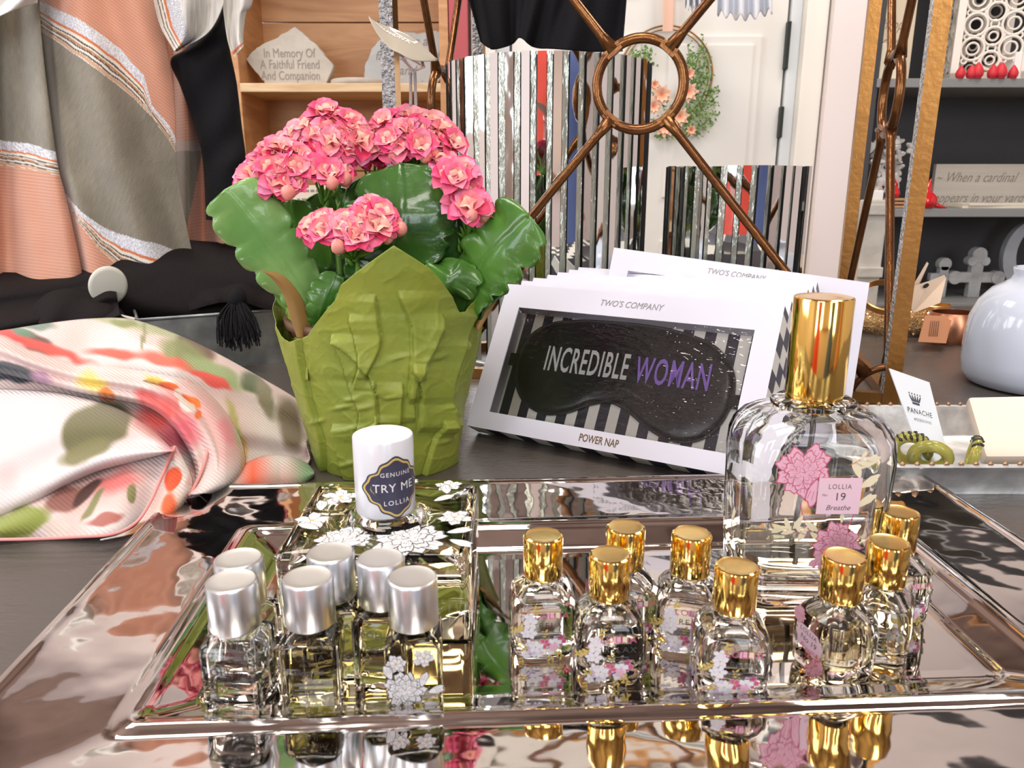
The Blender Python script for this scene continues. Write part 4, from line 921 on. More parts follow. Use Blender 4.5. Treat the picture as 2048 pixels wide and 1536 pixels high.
lo_ = [WY(x, y, Y) for x, y, Y in ((738, 38, .588), (756, 70, .578), (780, 97, .572), (800, 107, .570), (830, 122, .572), (874, 122, .598))]
G = loft([catmull(up_, 12), (catmull(up_, 12) + catmull(lo_, 12)) / 2 + np.array([0, 0, 0.0015]), catmull(lo_, 12)], 12, 30)
tg = obj('paper_tag', G.reshape(-1, 3), gridF(12, 30), mat('cream_tag', (0.42, 0.375, 0.30), 0.5, var=.1), pick, world=True); solid(tg, 0.0003)
def on_grid(G, u, v, off):
    nu, nv = G.shape[:2]; a = u * (nu - 1); b = v * (nv - 1); i, j = min(int(a), nu - 2), min(int(b), nv - 2); f, g = a - i, b - j
    P = (G[i, j] * (1 - f) + G[i + 1, j] * f) * (1 - g) + (G[i, j + 1] * (1 - f) + G[i + 1, j + 1] * f) * g
    N = np.cross(G[i + 1, j] - G[i, j], G[i, j + 1] - G[i, j]); N /= np.linalg.norm(N) + 1e-12
    return P + N * off
up_n = -1 if np.cross(G[6, 15] - G[5, 15], G[5, 16] - G[5, 15])[1] > 0 else 1
V, F = text('CALANDIVA', 0.16, 0.004, 1.0)
obj('tag_lettering', [on_grid(G, min(.95, max(.05, 0.42 - v[1] * 1.0)), min(.97, max(.03, 0.42 + v[0] * 0.62)), up_n * 0.0004) for v in V], F, mat('white_ink', (0.9, 0.88, 0.84), 0.5), pick, smooth=False, world=True)
st = [(0.04, .38), (0.04, .50), (0.05, .64), (0.08, .76), (0.30, .74), (0.34, .62), (0.30, .5), (0.22, .42)]
obj('white_sticker', [on_grid(G, u, v, up_n * 0.0003) for u, v in st], [list(range(8))], MATS['white_ink'], pick, smooth=False, world=True)
# ================================================================ cloth
def rays(PX, PY):
    u = (PX - 1024) / FPX; v = (768 - PY) / FPX
    return u, cP + v * sP, -sP + v * cP
def toW(PX, PY, Y):
    u, dy, dz = rays(PX, PY); t = Y / dy
    return np.stack([u * t, Y, CAM_H + dz * t], -1)
def span(A, B, nu, nv):
    """Pixel grid between two curves A (u=0) and B (u=1)."""
    a = catmull(A, nv); b = catmull(B, nv); U = np.linspace(0, 1, nu)[:, None, None]
    g = a[None] * (1 - U) + b[None] * U
    return g[..., 0], g[..., 1], np.broadcast_to(U[..., 0], g.shape[:2]), np.broadcast_to(np.linspace(0, 1, nv)[None], g.shape[:2])
def cloth(name, layers, m, thick=0.0008, parent=None):
    V = []; F = []; Cc = []; n = 0
    for G, C in layers:
        V.append(G.reshape(-1, 3)); Cc.append(np.clip(C.reshape(-1, 3), 0, 1)); F += (gridF(*G.shape[:2]) + n).tolist(); n += G.shape[0] * G.shape[1]
    V = np.concatenate(V); c = Vector(V.mean(0)); c.z = V[:, 2].min()
    o = obj(name, V, F, m, parent, col=np.concatenate(Cc), world=True, loc=None if parent else c)
    solid(o, thick); return o
def vn2(X, Y_, sc, seed=0):
    return np.array([mnoise.noise(Vector((x * sc, y * sc, seed))) for x, y in zip(X.ravel(), Y_.ravel())]).reshape(X.shape)
def lerp3(a, b, t): return np.asarray(a) * (1 - t[..., None]) + np.asarray(b) * t[..., None]
PEACH, PEACH2 = (0.66, 0.335, 0.225), (0.50, 0.22, 0.135); GREY = (0.24, 0.21, 0.16); CREAM = (0.74, 0.68, 0.58); SILV = (0.60, 0.60, 0.62); ORNG = (0.60, 0.16, 0.05); DLINE = (0.07, 0.05, 0.04)
M_cloth = mat('woven_cloth', (0.7, 0.5, 0.4), 0.75, attr='dye', sheen=0.3, bump=0.0004, bscale=500)
def stripes(PX, PY, top, bot, above, below):
    t = np.interp(PX, *zip(*top)); b = np.interp(PX, *zip(*bot)); h = np.maximum(b - t, 8); s = (PY - t) / h
    nz = vn2(PX, PY, 0.03, 2.0); s2 = s + 0.03 * nz
    C = np.where((s2 < 0)[..., None], above, below)
    def setc(m, c): C[m] = c
    sp = vn2(PX, PY, 0.6, 5.0); sil = lerp3((0.42, 0.42, 0.44), (0.95, 0.95, 1.0), np.clip(0.35 + sp * 1.3, 0, 1))  # glitter sparkle painted as light and dark specks in the silver
    m = (s2 >= 0) & (s2 < 0.36); C[m] = sil[m]
    setc((s2 >= 0.36) & (s2 < 0.44), ORNG); setc((s2 >= 0.44) & (s2 < 1.0), CREAM)
    for a, w_, c in ((0.56, 0.025, DLINE), (0.66, 0.03, (0.45, 0.2, 0.08)), (0.72, 0.025, DLINE), (0.84, 0.025, DLINE), (0.93, 0.05, (0.55, 0.33, 0.2))):
        setc(np.abs(s2 - a + 0.02 * nz) < w_, c)
    return C, s
def peach(d, PX, PY):
    r = 0.5 + 0.5 * np.sin(2 * np.pi * d / 6.5); r = np.clip(r * 0.8 + 0.25 * vn2(PX, PY, 0.02, 3), 0, 1)
    return lerp3(PEACH2, PEACH, r)
def greyc(PX, PY, sl=0.45):
    n = vn2(PX + PY * sl, PY * 0.12, 0.45, 8); n2 = vn2(PX, PY, 0.012, 3); return lerp3((0.16, 0.14, 0.10), (0.26, 0.23, 0.175), np.clip(0.5 + n * 0.5 + n2 * .5, 0, 1))
# hanging striped wrap: two hanging widths and the lengths gathered behind
edgeM = [(74, -120), (78, 0), (86, 100), (102, 237), (117, 338), (131, 392), (159, 520), (172, 600)]
PX, PY, U, Vv = span([(-140, -120), (-140, 100), (-140, 350), (-140, 600)], edgeM, 110, 320)
Yd = 1.02 + 0.022 * np.cos(U * 9 + PY * 0.003) - 0.02 * U + 0.006 * np.cos(U * 23)
top = [(-150, 272), (0, 280), (60, 288), (118, 306)]; bot = [(-150, 322), (0, 330), (60, 338), (120, 352)]
C, s = stripes(PX, PY, top, bot, greyc(PX, PY, 0.05), peach(PY - 0.12 * PX, PX, PY)); L1 = (toW(PX, PY, Yd), C)
edgeR = [(292, -120), (308, 0), (338, 118), (350, 217), (352, 305), (359, 372), (380, 486), (400, 560)]
PX, PY, U, Vv = span(edgeM, edgeR, 190, 340)
Yd = 0.985 + 0.035 * U - 0.030 * np.sin(np.pi * U) * (0.6 + 0.4 * np.sin(Vv * 3)) + 0.010 * np.cos(U * 12 - Vv * 5) + 0.03 * np.exp(-(U / 0.05) ** 2)
topB = [(60, -15), (78, 0), (101, 12), (169, 44), (237, 95), (288, 152), (305, 212), (338, 250), (352, 278)]; botB = [(60, 48), (79, 60), (135, 98), (203, 145), (264, 193), (305, 235), (338, 281), (352, 305)]
lowT = [(100, 360), (132, 388), (162, 423), (203, 453), (244, 470), (300, 485), (420, 520)]; lowB = [(100, 385), (135, 415), (156, 445), (200, 500), (244, 540), (420, 620)]
C1, s1 = stripes(PX, PY, topB, botB, peach(PY - 0.75 * PX, PX, PY), greyc(PX, PY)); C2, s2 = stripes(PX, PY, lowT, lowB, greyc(PX, PY), peach(PY - 0.4 * PX, PX, PY))
C = np.where((s2 > -0.02)[..., None], C2, C1); L2 = (toW(PX, PY, Yd), C)
PX, PY, U, Vv = span([(325, 60), (335, 150), (340, 250), (345, 350), (350, 500), (355, 560)], [(440, 30), (450, 150), (470, 250), (485, 330), (500, 430), (520, 540)], 90, 220)
Yd = 1.10 + 0.02 * np.sin(U * 14 + Vv * 3); Yd = Yd - 0.03 * U
C = peach(PY + PX * 0.15, PX, PY); m = (PY > 300) & (PX < 405 + (PY - 300) * -0.2); C[m] = greyc(PX, PY, -0.3)[m]
m = (PY > 282) & (PY < 302); C[m] = (0.42, 0.33, 0.28); L3 = (toW(PX, PY, Yd), C)
wrap_ = cloth('striped_wrap', [L1, L2, L3], M_cloth)
tag(wrap_, 'hanging gauzy wrap in grey-olive and ribbed peach with silver and orange stripes', 'wrap')
# pale shawl hem over the black sleeve
def sheer(PX, PY): n = vn2(PX * 3, PY * 0.2, 0.1, 4); return lerp3((0.50, 0.48, 0.44), (0.72, 0.69, 0.63), np.clip(.5 + n, 0, 1))
PX, PY, U, Vv = span([(290, -120), (308, 0), (322, 55), (340, 88), (348, 101)], [(450, -120), (447, -20), (444, 15), (415, 66), (352, 103)], 130, 130)
Yd = 0.965 + 0.02 * U + 0.012 * np.sin(U * 9 + Vv * 2) + 0.02 * Vv
C = sheer(PX, PY); e = PX - np.interp(PY, [-120, 0, 55, 88, 101], [290, 308, 322, 340, 348])
sp = vn2(PX, PY, 0.6, 6)
for a, b, c in ((0, 6, CREAM), (6, 8, DLINE), (8, 13, CREAM), (13, 15, DLINE), (15, 19, CREAM), (19, 24, ORNG)): m = (e >= a) & (e < b); C[m] = c
m = (e >= 24) & (e < 50); C[m] = lerp3((0.35, 0.35, 0.37), (0.9, 0.9, 0.95), np.clip(.3 + sp * 1.4, 0, 1))[m]  # glitter band: sparkle put into the colour by noise
A1 = (toW(PX, PY, Yd), C)
PX, PY, U, Vv = span([(446, -120), (446, 0), (450, 45), (458, 90), (470, 114)], [(515, -120), (505, 0), (492, 25), (486, 70), (487, 92)], 60, 110)
C = sheer(PX, PY) * 1.1; C[Vv > 0.87] = ORNG; C[Vv > 0.93] = CREAM; A2 = (toW(PX, PY, 1.0 + 0.01 * np.sin(U * 7)), C)
tag(cloth('sheer_shawl', [A1, A2], M_cloth), 'pale sheer shawl with silver glitter band, its hem lying over the black sleeve', 'shawl')
# white lace corner
PX, PY, U, Vv = span([(-120, -120), (-60, -120), (20, -120), (95, -120)], [(-120, 70), (-40, 48), (28, 20), (74, 6)], 40, 60)
tag(cloth('lace_top', [(toW(PX, PY, 0.95 + 0.01 * np.sin(U * 12 + Vv * 9)), np.ones(PX.shape + (3,)) * (0.85, 0.82, 0.76))], M_cloth), 'corner of a white lace top above the grey-olive wrap', 'top')
# black sleeve
M_black = mat('black_knit', (0.011, 0.0105, 0.012), 0.9, sheen=0.0, bump=0.0006, bscale=420, spec=0.15)
lf_ = catmull([(440, -120), (444, 10), (380, 90), (341, 120), (359, 169), (379, 223), (399, 288), (407, 338), (412, 440)], 60); rt_ = catmull([(452, -120), (450, 10), (455, 70), (462, 110), (474, 169), (484, 254), (491, 305), (495, 352), (498, 440)], 60)
Vs = []; n_ = 20; 
for k in range(60):
    cx, hw = (lf_[k, 0] + rt_[k, 0]) / 2, (rt_[k, 0] - lf_[k, 0]) / 2; py = (lf_[k, 1] + rt_[k, 1]) / 2
    for j in range(n_):
        a = 2 * math.pi * j / n_; px = cx - hw * math.cos(a); yy = (lf_[k, 1] * (1 + math.cos(a)) + rt_[k, 1] * (1 - math.cos(a))) / 2
        Vs.append(WY(px, yy, 1.045 - 0.028 * math.sin(a) + 0.004 * math.sin(k * .5 + a * 3)))
Fs = [(k * n_ + j, k * n_ + (j + 1) % n_, (k + 1) * n_ + (j + 1) % n_, (k + 1) * n_ + j) for k in range(59) for j in range(n_)]
o = obj('black_sleeve', Vs, Fs, M_black, None, world=True, loc=Vs[-1]); tag(o, 'long black knitted sleeve hanging between the wrap and the pine bookcase', 'cardigan'); o.name = 'black_cardigan'

# ---- galvanised trough with black scarf
M_galv = mat('galvanised_steel', (0.40, 0.41, 0.40), 0.38, 0.75, var=0.35, vscale=38, vcol=(0.24, 0.25, 0.25))
tA = Vector((-0.4214, 0.854, 0)); te = Vector((0.886, 0.464, 0)).normalized(); tn = Vector((-0.464, 0.886, 0)).normalized()
tr_ = thing('metal_trough', 'low galvanised steel trough under the black scarf', 'trough', tA)
mb = MB(); Lt, Wt, Ht, tt = 0.27, 0.24, 0.064, 0.002
def pt(u, v, z): return tA + te * u + tn * v + Vector((0, 0, z))
O = [(0, 0), (Lt, 0), (Lt, Wt), (0, Wt)]; ins = [(tt, tt), (Lt - tt, tt), (Lt - tt, Wt - tt), (tt, Wt - tt)]
Vx = [pt(u + 0.0, v, 0) for u, v in O] + [pt(u, v, Ht) for u, v in O] + [pt(u, v, Ht) for u, v in ins] + [pt(u, v, 0.002) for u, v in ins]
Fx = [(0, 3, 2, 1)] + [(k, (k + 1) % 4, 4 + (k + 1) % 4, 4 + k) for k in range(4)] + [(4 + k, 4 + (k + 1) % 4, 8 + (k + 1) % 4, 8 + k) for k in range(4)] + [(8 + k, 8 + (k + 1) % 4, 12 + (k + 1) % 4, 12 + k) for k in range(4)] + [(12, 13, 14, 15)]
mb.add(Vx, Fx); mb.obj('trough_body', M_galv, tr_, smooth=False, world=True)
MB().tube([pt(u, v, Ht + 0.0012) for u, v in O], 0.0022, 8, closed=True).obj('rolled_rim', M_galv, tr_, world=True)
MB().tube(catmull([pt(-0.002, 0.01, Ht), pt(-0.025, 0.03, Ht + 0.006), pt(-0.03, 0.07, Ht + 0.01), pt(-0.004, 0.10, Ht)], 14), 0.003, 8).obj('handle', mat('pale_handle', (0.75, 0.73, 0.66), 0.4), tr_, world=True)
BL = []
K3 = lambda S, c=(0.020, 0.018, 0.018): np.ones(S + (3,)) * c
def blk(top, bot, Yt, Yb, nu, nv, f):
    PX, PY, U, Vv = span(top, bot, nu, nv); Yd = Yt + (Yb - Yt) * U + f(U, Vv); BL.append((toW(PX, PY, Yd), K3(PX.shape)))
def zero_end(U): return np.sin(np.pi * np.clip(U, 0, 1))
blk([(-80, 548), (0, 545), (70, 547), (120, 545), (170, 535), (205, 522), (225, 540)], [(-80, 690), (0, 680), (70, 672), (120, 662), (170, 655), (215, 640), (240, 630)], 1.02, 0.84, 90, 90, lambda U, V: -0.02 * zero_end(U) + 0.014 * np.sin(U * 13 + V * 6 - 2 * V * V) )
blk([(196, 530), (200, 500), (225, 481), (270, 476), (340, 478), (420, 484), (500, 488), (570, 492), (620, 510)], [(205, 585), (235, 625), (262, 638), (310, 642), (360, 640), (430, 634), (500, 628), (570, 622), (640, 615)], 1.05, 0.925, 90, 120, lambda U, V: -0.05 * zero_end(U) ** 0.7 + 0.007 * np.sin(U * 9 - V * 7) + 0.02 * V)
blk([(374, 600), (400, 582), (440, 572), (480, 566), (530, 575), (570, 590)], [(380, 622), (420, 610), (450, 605), (490, 606), (530, 618), (590, 622)], 0.95, 0.905, 30, 60, lambda U, V: -0.012 * zero_end(U) + 0.004 * np.sin(V * 18))
blk([(60, 620), (100, 585), (160, 578), (220, 600), (250, 630)], [(90, 665), (130, 655), (180, 650), (220, 645), (262, 645)], 0.90, 0.845, 30, 60, lambda U, V: -0.012 * zero_end(U) + 0.004 * np.sin(V * 12 + U * 5))
scf = cloth('black_scarf', BL, mat('black_scarf_cloth', (0.013, 0.0105, 0.0105), 0.9, sheen=0.0, bump=0.0008, bscale=260, spec=0.12), 0.0012)
tag(scf, 'crumpled black scarf heaped over the galvanised trough with one hanging tassel', 'scarf')
mb = MB(); rnd = random.Random(4); k0 = WY(473, 597, 0.895)
mb.tube([k0 + Vector((0, 0.01, 0.006)), k0, k0 - Vector((0, 0.002, 0.010))], [0.008, 0.011, 0.008], 12)
for k in range(110):
    a = rnd.uniform(-1, 1); ed = WY(478 + a * 44, 690 + rnd.uniform(-16, 16) - abs(a) * 14, 0.862 + rnd.uniform(-.006, .010)); st = k0 + Vector((a * 0.008, rnd.uniform(-.007, .004), -0.004))
    md = st.lerp(ed, 0.5) + Vector((rnd.uniform(-.003, .003) + a * 0.004, -0.006 + rnd.uniform(-.002, .002), 0.002)); mb.tube(catmull([st, md, ed], 7), 0.0008, 4, cap=False)
ts = mb.obj('tassel', M_black, None, world=True); ts.parent = scf; ts.data.transform(Matrix.Translation(-scf.location))
# pale disc tucked in the scarf
dsc = thing('round_compact', 'small pale oval disc with grey edge tucked into the black scarf', 'compact', WY(222, 610, 0.895))
M_ = frame((0, 0, 0.022), (0.75, 0.6, 0), (0.12, -0.25, 1))
mb = MB().lathe([(0.0, 0.0015), (0.017, 0.0015), (0.0205, 0.0005), (0.021, -0.002), (0.018, -0.005), (0.0, -0.0055)], 40); mb.V = [tuple(M_ @ Vector((v[0], v[1] * 1.15, v[2]))) for v in mb.V]
mb.obj('shell', mat('pale_shell', (0.62, 0.60, 0.52), 0.4), dsc)

# ================================================================ floral scarf on the table
def Ybase(PY): return np.interp(PY, [600, 640, 750, 860, 970, 1080, 1110], [.635, .61, .57, .525, .48, .44, .43])
PINKW = (0.84, 0.70, 0.67); BLOBS = [  # x, y, rx, ry, degrees, colour, softness
    (300, 660, 180, 14, 12, (0.60, 0.62, 0.42), .6), (250, 650, 30, 9, 10, (0.42, 0.45, 0.2), .5), (330, 690, 90, 16, 20, (0.86, 0.72, 0.68), .6), (60, 652, 60, 10, 4, (0.30, 0.42, 0.34), .5), (75, 687, 45, 20, 25, (0.25, 0.12, 0.07), .4), (35, 668, 40, 10, 6, (0.22, 0.38, 0.25), .4),
    (285, 672, 7, 30, 10, (0.45, 0.45, 0.25), .3), (390, 695, 48, 22, 25, (0.30, 0.15, 0.08), .45), (370, 710, 60, 30, 25, (0.42, 0.45, 0.22), .5), (430, 745, 80, 22, 28, (0.50, 0.58, 0.34), .6), (510, 770, 40, 18, 35, (0.22, 0.28, 0.14), .5), (530, 800, 18, 50, -20, (0.45, 0.42, 0.30), .5), (580, 850, 30, 70, -10, (0.36, 0.30, 0.20), .6), (470, 700, 70, 12, 30, (0.80, 0.66, 0.66), .6),
    (230, 708, 70, 12, 5, (0.85, 0.25, 0.18), .7), (330, 720, 70, 16, 15, (0.88, 0.30, 0.22), .6), (420, 760, 60, 9, 25, (0.86, 0.22, 0.18), .5),
    (100, 700, 110, 14, 18, (0.90, 0.17, 0.11), .7), (20, 672, 40, 10, 22, (0.90, 0.10, 0.06), .6), (320, 830, 60, 60, 30, (0.85, 0.22, 0.20), .9), (360, 870, 45, 55, 50, (0.84, 0.30, 0.36), .9), (185, 765, 42, 26, 20, (0.92, 0.80, 0.30), .8), (310, 762, 34, 11, 20, (0.92, 0.72, 0.22), .7),
    (340, 775, 30, 10, 20, (0.90, 0.30, 0.03), .35), (385, 800, 22, 9, 40, (0.90, 0.34, 0.04), .3), (372, 812, 18, 14, 30, (0.92, 0.86, 0.80), .3), (358, 790, 12, 14, 0, (0.92, 0.86, 0.80), .3), (215, 792, 22, 14, 20, (0.90, 0.36, 0.04), .45), (395, 830, 10, 14, 30, (0.9, 0.32, 0.05), .4), (300, 800, 40, 18, 30, (0.86, 0.32, 0.30), .6),
    (190, 858, 84, 54, -24, (0.32, 0.31, 0.16), .28), (170, 905, 60, 24, -24, (0.40, 0.38, 0.20), .5),
    (230, 965, 70, 28, -15, (0.88, 0.36, 0.34), .9), (130, 1000, 50, 28, -25, (0.50, 0.28, 0.24), .45), (175, 985, 12, 46, 45, (0.20, 0.10, 0.07), .35), (185, 1010, 8, 44, 35, (0.42, 0.42, 0.22), .4), (262, 990, 14, 24, 10, (0.40, 0.40, 0.2), .4), (40, 1045, 70, 32, -15, (0.46, 0.52, 0.16), .4), (210, 1040, 40, 14, -10, (0.62, 0.30, 0.25), .4), (110, 1055, 30, 14, 0, (0.85, 0.76, 0.70), .4),
    (345, 960, 16, 30, 10, (0.90, 0.20, 0.03), .3), (385, 945, 12, 40, 20, (0.84, 0.62, 0.58), .5), (335, 1010, 18, 28, 30, (0.88, 0.26, 0.08), .5), (300, 1050, 60, 12, -25, (0.50, 0.26, 0.05), .5),
    (470, 850, 14, 60, -18, (0.60, 0.58, 0.25), .6), (485, 905, 10, 40, 5, (0.80, 0.62, 0.36), .6), (455, 860, 18, 40, -15, (0.86, 0.45, 0.48), .7), (20, 745, 60, 22, 12, (0.10, 0.13, 0.16), .35), (80, 755, 30, 14, 20, (0.62, 0.42, 0.55), .6)]
def dye(PX, PY, base=PINKW, blobs=BLOBS, wob=True):
    C = np.ones(PX.shape + (3,)) * base; n1 = vn2(PX, PY, 0.03, 1.0); n2 = vn2(PX, PY, 0.03, 9.0)
    C = lerp3(C, (0.90, 0.84, 0.82), np.clip(0.4 + 1.4 * vn2(PX, PY, 0.008, 4), 0, 1)); C = lerp3(C, (0.88, 0.56, 0.50), np.clip(-0.25 + 1.2 * vn2(PX, PY, 0.010, 14), 0, .6))
    for x, y, rx, ry, dg, c, sf in blobs:
        a = R(dg); dx, dy = PX - x + 9 * n1, PY - y + 9 * n2
        u = (dx * math.cos(a) + dy * math.sin(a)) / rx; v = (-dx * math.sin(a) + dy * math.cos(a)) / ry
        d = np.sqrt(u * u + v * v); k = np.clip((1.0 - d) / max(0.03, sf * 0.7) , 0, 1); C = lerp3(C, c, k * 0.95)
    return np.clip(C, 0, 1) ** 1.7 * 0.84
FL = []
def flor(A, B, nu, nv, off, bulge, tuckA=0.0, tuckB=0.0, f=None, Yo=None, base=PINKW):
    PX, PY, U, Vv = span(A, B, nu, nv); Y0 = Ybase(PY) if Yo is None else Ybase(PY) + np.interp(PX, *zip(*Yo))
    Yd = Y0 + off - bulge * np.sin(np.pi * U) ** 0.8 + tuckA * np.exp(-U / 0.06) + tuckB * np.exp(-(1 - U) / 0.06)
    if f is not None: Yd = Yd + f(U, Vv, PX, PY)
    G = toW(PX, PY, Yd); G[..., 2] = np.maximum(G[..., 2], 0.0012); C = dye(PX, PY, base)
    q = G[..., :2] - np.array((-0.102, 0.595)); rr = np.hypot(q[..., 0], q[..., 1]); lim = 0.061 + 0.026 * np.clip(G[..., 2] / 0.128, 0, 1.2); k = np.where(rr < lim, lim / np.maximum(rr, 1e-6), 1.0)
    G[..., :2] = np.array((-0.102, 0.595)) + q * k[..., None]
    FL.append((G, C)); return G, C
EX = [(-200, 0), (350, 0), (450, 0.02), (560, 0.05), (640, 0.06)]
flor([(-90, 672), (0, 662), (90, 648), (180, 638), (260, 639), (340, 664), (420, 700), (520, 755), (600, 805), (625, 850), (628, 885)], [(-90, 1000), (0, 1000), (90, 1000), (180, 1000), (260, 995), (340, 985), (420, 975), (500, 965), (570, 960), (612, 940), (622, 900)], 120, 150, 0.022, 0.006, 0.03, 0, lambda U, V, X, Y_: 0.006 * np.sin(U * 16 + V * 4) * (1 - np.exp(-U / .1)), EX)
# fold coming round on the far side
flor([(-90, 655), (0, 672), (60, 700), (150, 727), (230, 735), (300, 745), (370, 762), (425, 800), (470, 860), (488, 920), (478, 955)], [(-90, 730), (0, 745), (80, 765), (160, 785), (240, 800), (300, 815), (345, 850), (378, 900), (392, 945), (385, 985), (372, 1000)], 70, 170, -0.002, 0.012, 0.02, 0.006, lambda U, V, X, Y_: 0.0035 * np.sin(U * 14 - V * 3), EX)
flor([(330, 750), (380, 765), (430, 800), (475, 865), (490, 925), (470, 965), (430, 985)], [(280, 760), (345, 780), (385, 820), (408, 870), (412, 920), (395, 965), (372, 990)], 40, 110, -0.010, 0.008, 0.012, 0.004, None, EX, (0.84, 0.60, 0.58))
# white sweep
flor([(-90, 770), (0, 778), (80, 782), (150, 792), (230, 815), (290, 850), (330, 885), (345, 905)], [(-90, 1075), (0, 1035), (70, 1003), (140, 965), (200, 940), (260, 925), (310, 912), (347, 900)], 90, 130, -0.014, 0.016, 0.02, 0.010, lambda U, V, X, Y_: 0.004 * np.sin(U * 9 + V * 5), None, (0.90, 0.86, 0.86))
# lower sweep with red hem
flor([(-90, 1060), (0, 1020), (70, 990), (140, 955), (200, 930), (260, 915), (310, 905), (347, 893)], [(-90, 1078), (0, 1077), (90, 1076), (180, 1072), (240, 1062), (285, 1030), (325, 970), (350, 900)], 60, 130, -0.004, 0.006, 0.012, 0.0, lambda U, V, X, Y_: 0.003 * np.sin(V * 14 + U * 4), None, (0.84, 0.66, 0.62))
flor([(352, 893), (372, 930), (385, 965), (372, 1000), (340, 1040), (300, 1062)], [(330, 925), (318, 970), (300, 1010), (275, 1050), (240, 1070), (200, 1080)], 34, 80, -0.010, 0.005, 0.006, 0.0, None, None, (0.84, 0.62, 0.52))
# wisp by the plant pot
flor([(430, 975), (470, 940), (520, 915), (570, 912), (610, 925), (628, 945)], [(435, 990), (480, 988), (530, 985), (570, 980), (605, 972), (628, 950)], 36, 70, 0.0, 0.008, 0.01, 0.0, None, EX, (0.70, 0.45, 0.38))
G, C = FL[-1]; PXw, PYw = proj(G); C[:] = lerp3(C, (0.90, 0.12, 0.05), np.clip(1 - np.abs(PXw - 505) / 45, 0, 1)); C[:] = lerp3(C, (0.18, 0.32, 0.16), np.clip((PXw - 575) / 35, 0, 1))
M_flor = mat('printed_silk', (0.8, 0.6, 0.6), 0.6, attr='dye', sheen=0.25, wave=160)
fs = cloth('floral_scarf', FL, M_flor, 0.0009)
tag(fs, 'folded white and coral silk scarf printed with flowers beside the silver tray', 'scarf')
mb = MB()
for pts, offy in (([(350, 893), (336, 925), (318, 965), (300, 1005), (272, 1045), (225, 1068), (150, 1074), (60, 1078), (-60, 1080)], -0.0165), ([(372, 762), (400, 800), (414, 850), (415, 900), (400, 950), (378, 992)], -0.012)):
    P = catmull(pts, 60); mb.tube([WY(x, y, float(Ybase(y)) + offy + (0 if x < 360 else float(np.interp(x, [350, 450], [0, .02])))) for x, y in P], 0.0011, 6)
h = mb.obj('stitched_hem', [mat('coral_hem', (0.86, 0.32, 0.30), 0.6)], None, world=True); h.parent = fs; h.data.transform(Matrix.Translation(-fs.location))

# ---- black knit garment hanging in the stand, white lace further back
topk = [(905, -120), (950, -120), (1010, -120), (1070, -120), (1120, -120), (1170, -120), (1220, -120), (1262, -120)]; botk = [(962, 84), (985, 99), (1022, 90), (1040, 76), (1068, 95), (1110, 98), (1180, 104), (1244, 103)]
L = []
for off in (0, 0.02):
    PX, PY, U, Vv = span(topk, botk, 60, 140); left = np.interp(PY, [-120, 0, 47, 86, 100], [905, 924, 940, 963, 985]); PX = np.maximum(PX, left)
    L.append((toW(PX, PY, 1.075 + off + 0.010 * np.sin(Vv * 20 + U * 2) * U + 0.004 * np.sin(Vv * 47)), K3(PX.shape)))
tag(cloth('knitted_sweater', L, M_black, 0.0015), 'black knitted top hanging above the taller mirrored cylinder', 'sweater')
for x0, x1, y1, lab in ((1370, 1412, 20, 'small white lace tip hanging before the door'), (1434, 1545, 36, 'wider white feathery lace edge hanging before the door')):
    PX, PY, U, Vv = span([(x0 + 6, -120), ((x0 + x1) / 2, -120), (x1 - 6, -120)], [(x0, y1 - 10), ((x0 + x1) / 2, y1), (x1, y1 - 14)], 30, 90)
    PY = PY + U ** 4 * 7 * np.sin(Vv * 40); G = toW(PX, PY, 1.7 + 0.02 * np.sin(Vv * 25)); tag(cloth('white_lace', [(G, np.ones(PX.shape + (3,)) * (0.80, 0.82, 0.88))], M_cloth), lab, 'lace')
# ================================================================ pine bookcase with engraved stones
M_pine = wood_mat('pine_boards', (0.42, 0.19, 0.07), (0.60, 0.32, 0.14), (1.2, 1.2, 9), 0.5); M_pine2 = wood_mat('pale_pine_edge', (0.52, 0.33, 0.16), (0.74, 0.55, 0.33), (2, 2, 14), 0.5)
YF, YK = 2.0, 2.22
xl_ = WY(474, 300, YF).x; xr_ = WY(897, 100, YF).x; z_sh = WY(600, 166, YF).z; z_shb = WY(600, 184, YF).z
pc = thing('pine_bookcase', 'open orange pine bookcase holding engraved memorial stones', 'bookcase', ((xl_ + xr_) / 2, 2.12, ZF))
def bw(lo, hi, bev=0.002): return MB().box(lo, hi, bev)
bw((xl_, YF, ZF), (xl_ + 0.022, YK, 1.1)).obj('side_panel', M_pine, pc, smooth=False, world=True); bw((xr_ - 0.022, YF, ZF), (xr_, YK, 1.1)).obj('side_panel', M_pine, pc, smooth=False, world=True)
zs = WY(600, 45, YK).z; z = zs - 2 * 0.19
mb = MB()
while z < 1.05: mb.box((xl_ + 0.02, YK, z + 0.0015), (xr_ - 0.02, YK + 0.015, z + 0.1885), 0.0015); z += 0.19
z = zs - 3 * 0.19
while z > ZF: mb.box((xl_ + 0.02, YK, z + 0.0015), (xr_ - 0.02, YK + 0.015, z + 0.1885), 0.0015); z -= 0.19
mb.obj('plank_back', M_pine, pc, smooth=False, world=True)
for zt, th_ in ((z_sh, z_sh - z_shb), (WY(600, 452, YF).z, 0.022), (0.82, 0.022), (-0.45, 0.022)):
    bw((xl_ + 0.02, YF, zt - th_), (xr_ - 0.02, YK, zt)).obj('shelf', M_pine2, pc, smooth=False, world=True)
M_stone = mat('engraved_stone', (0.50, 0.46, 0.40), 0.85, bump=0.004, bscale=30, var=0.15, vscale=12); M_stone2 = mat('blue_grey_stone', (0.46, 0.47, 0.47), 0.85, bump=0.004, bscale=30, var=0.12, vscale=12)
M_eng = mat('engraving', (0.26, 0.235, 0.21), 0.8)
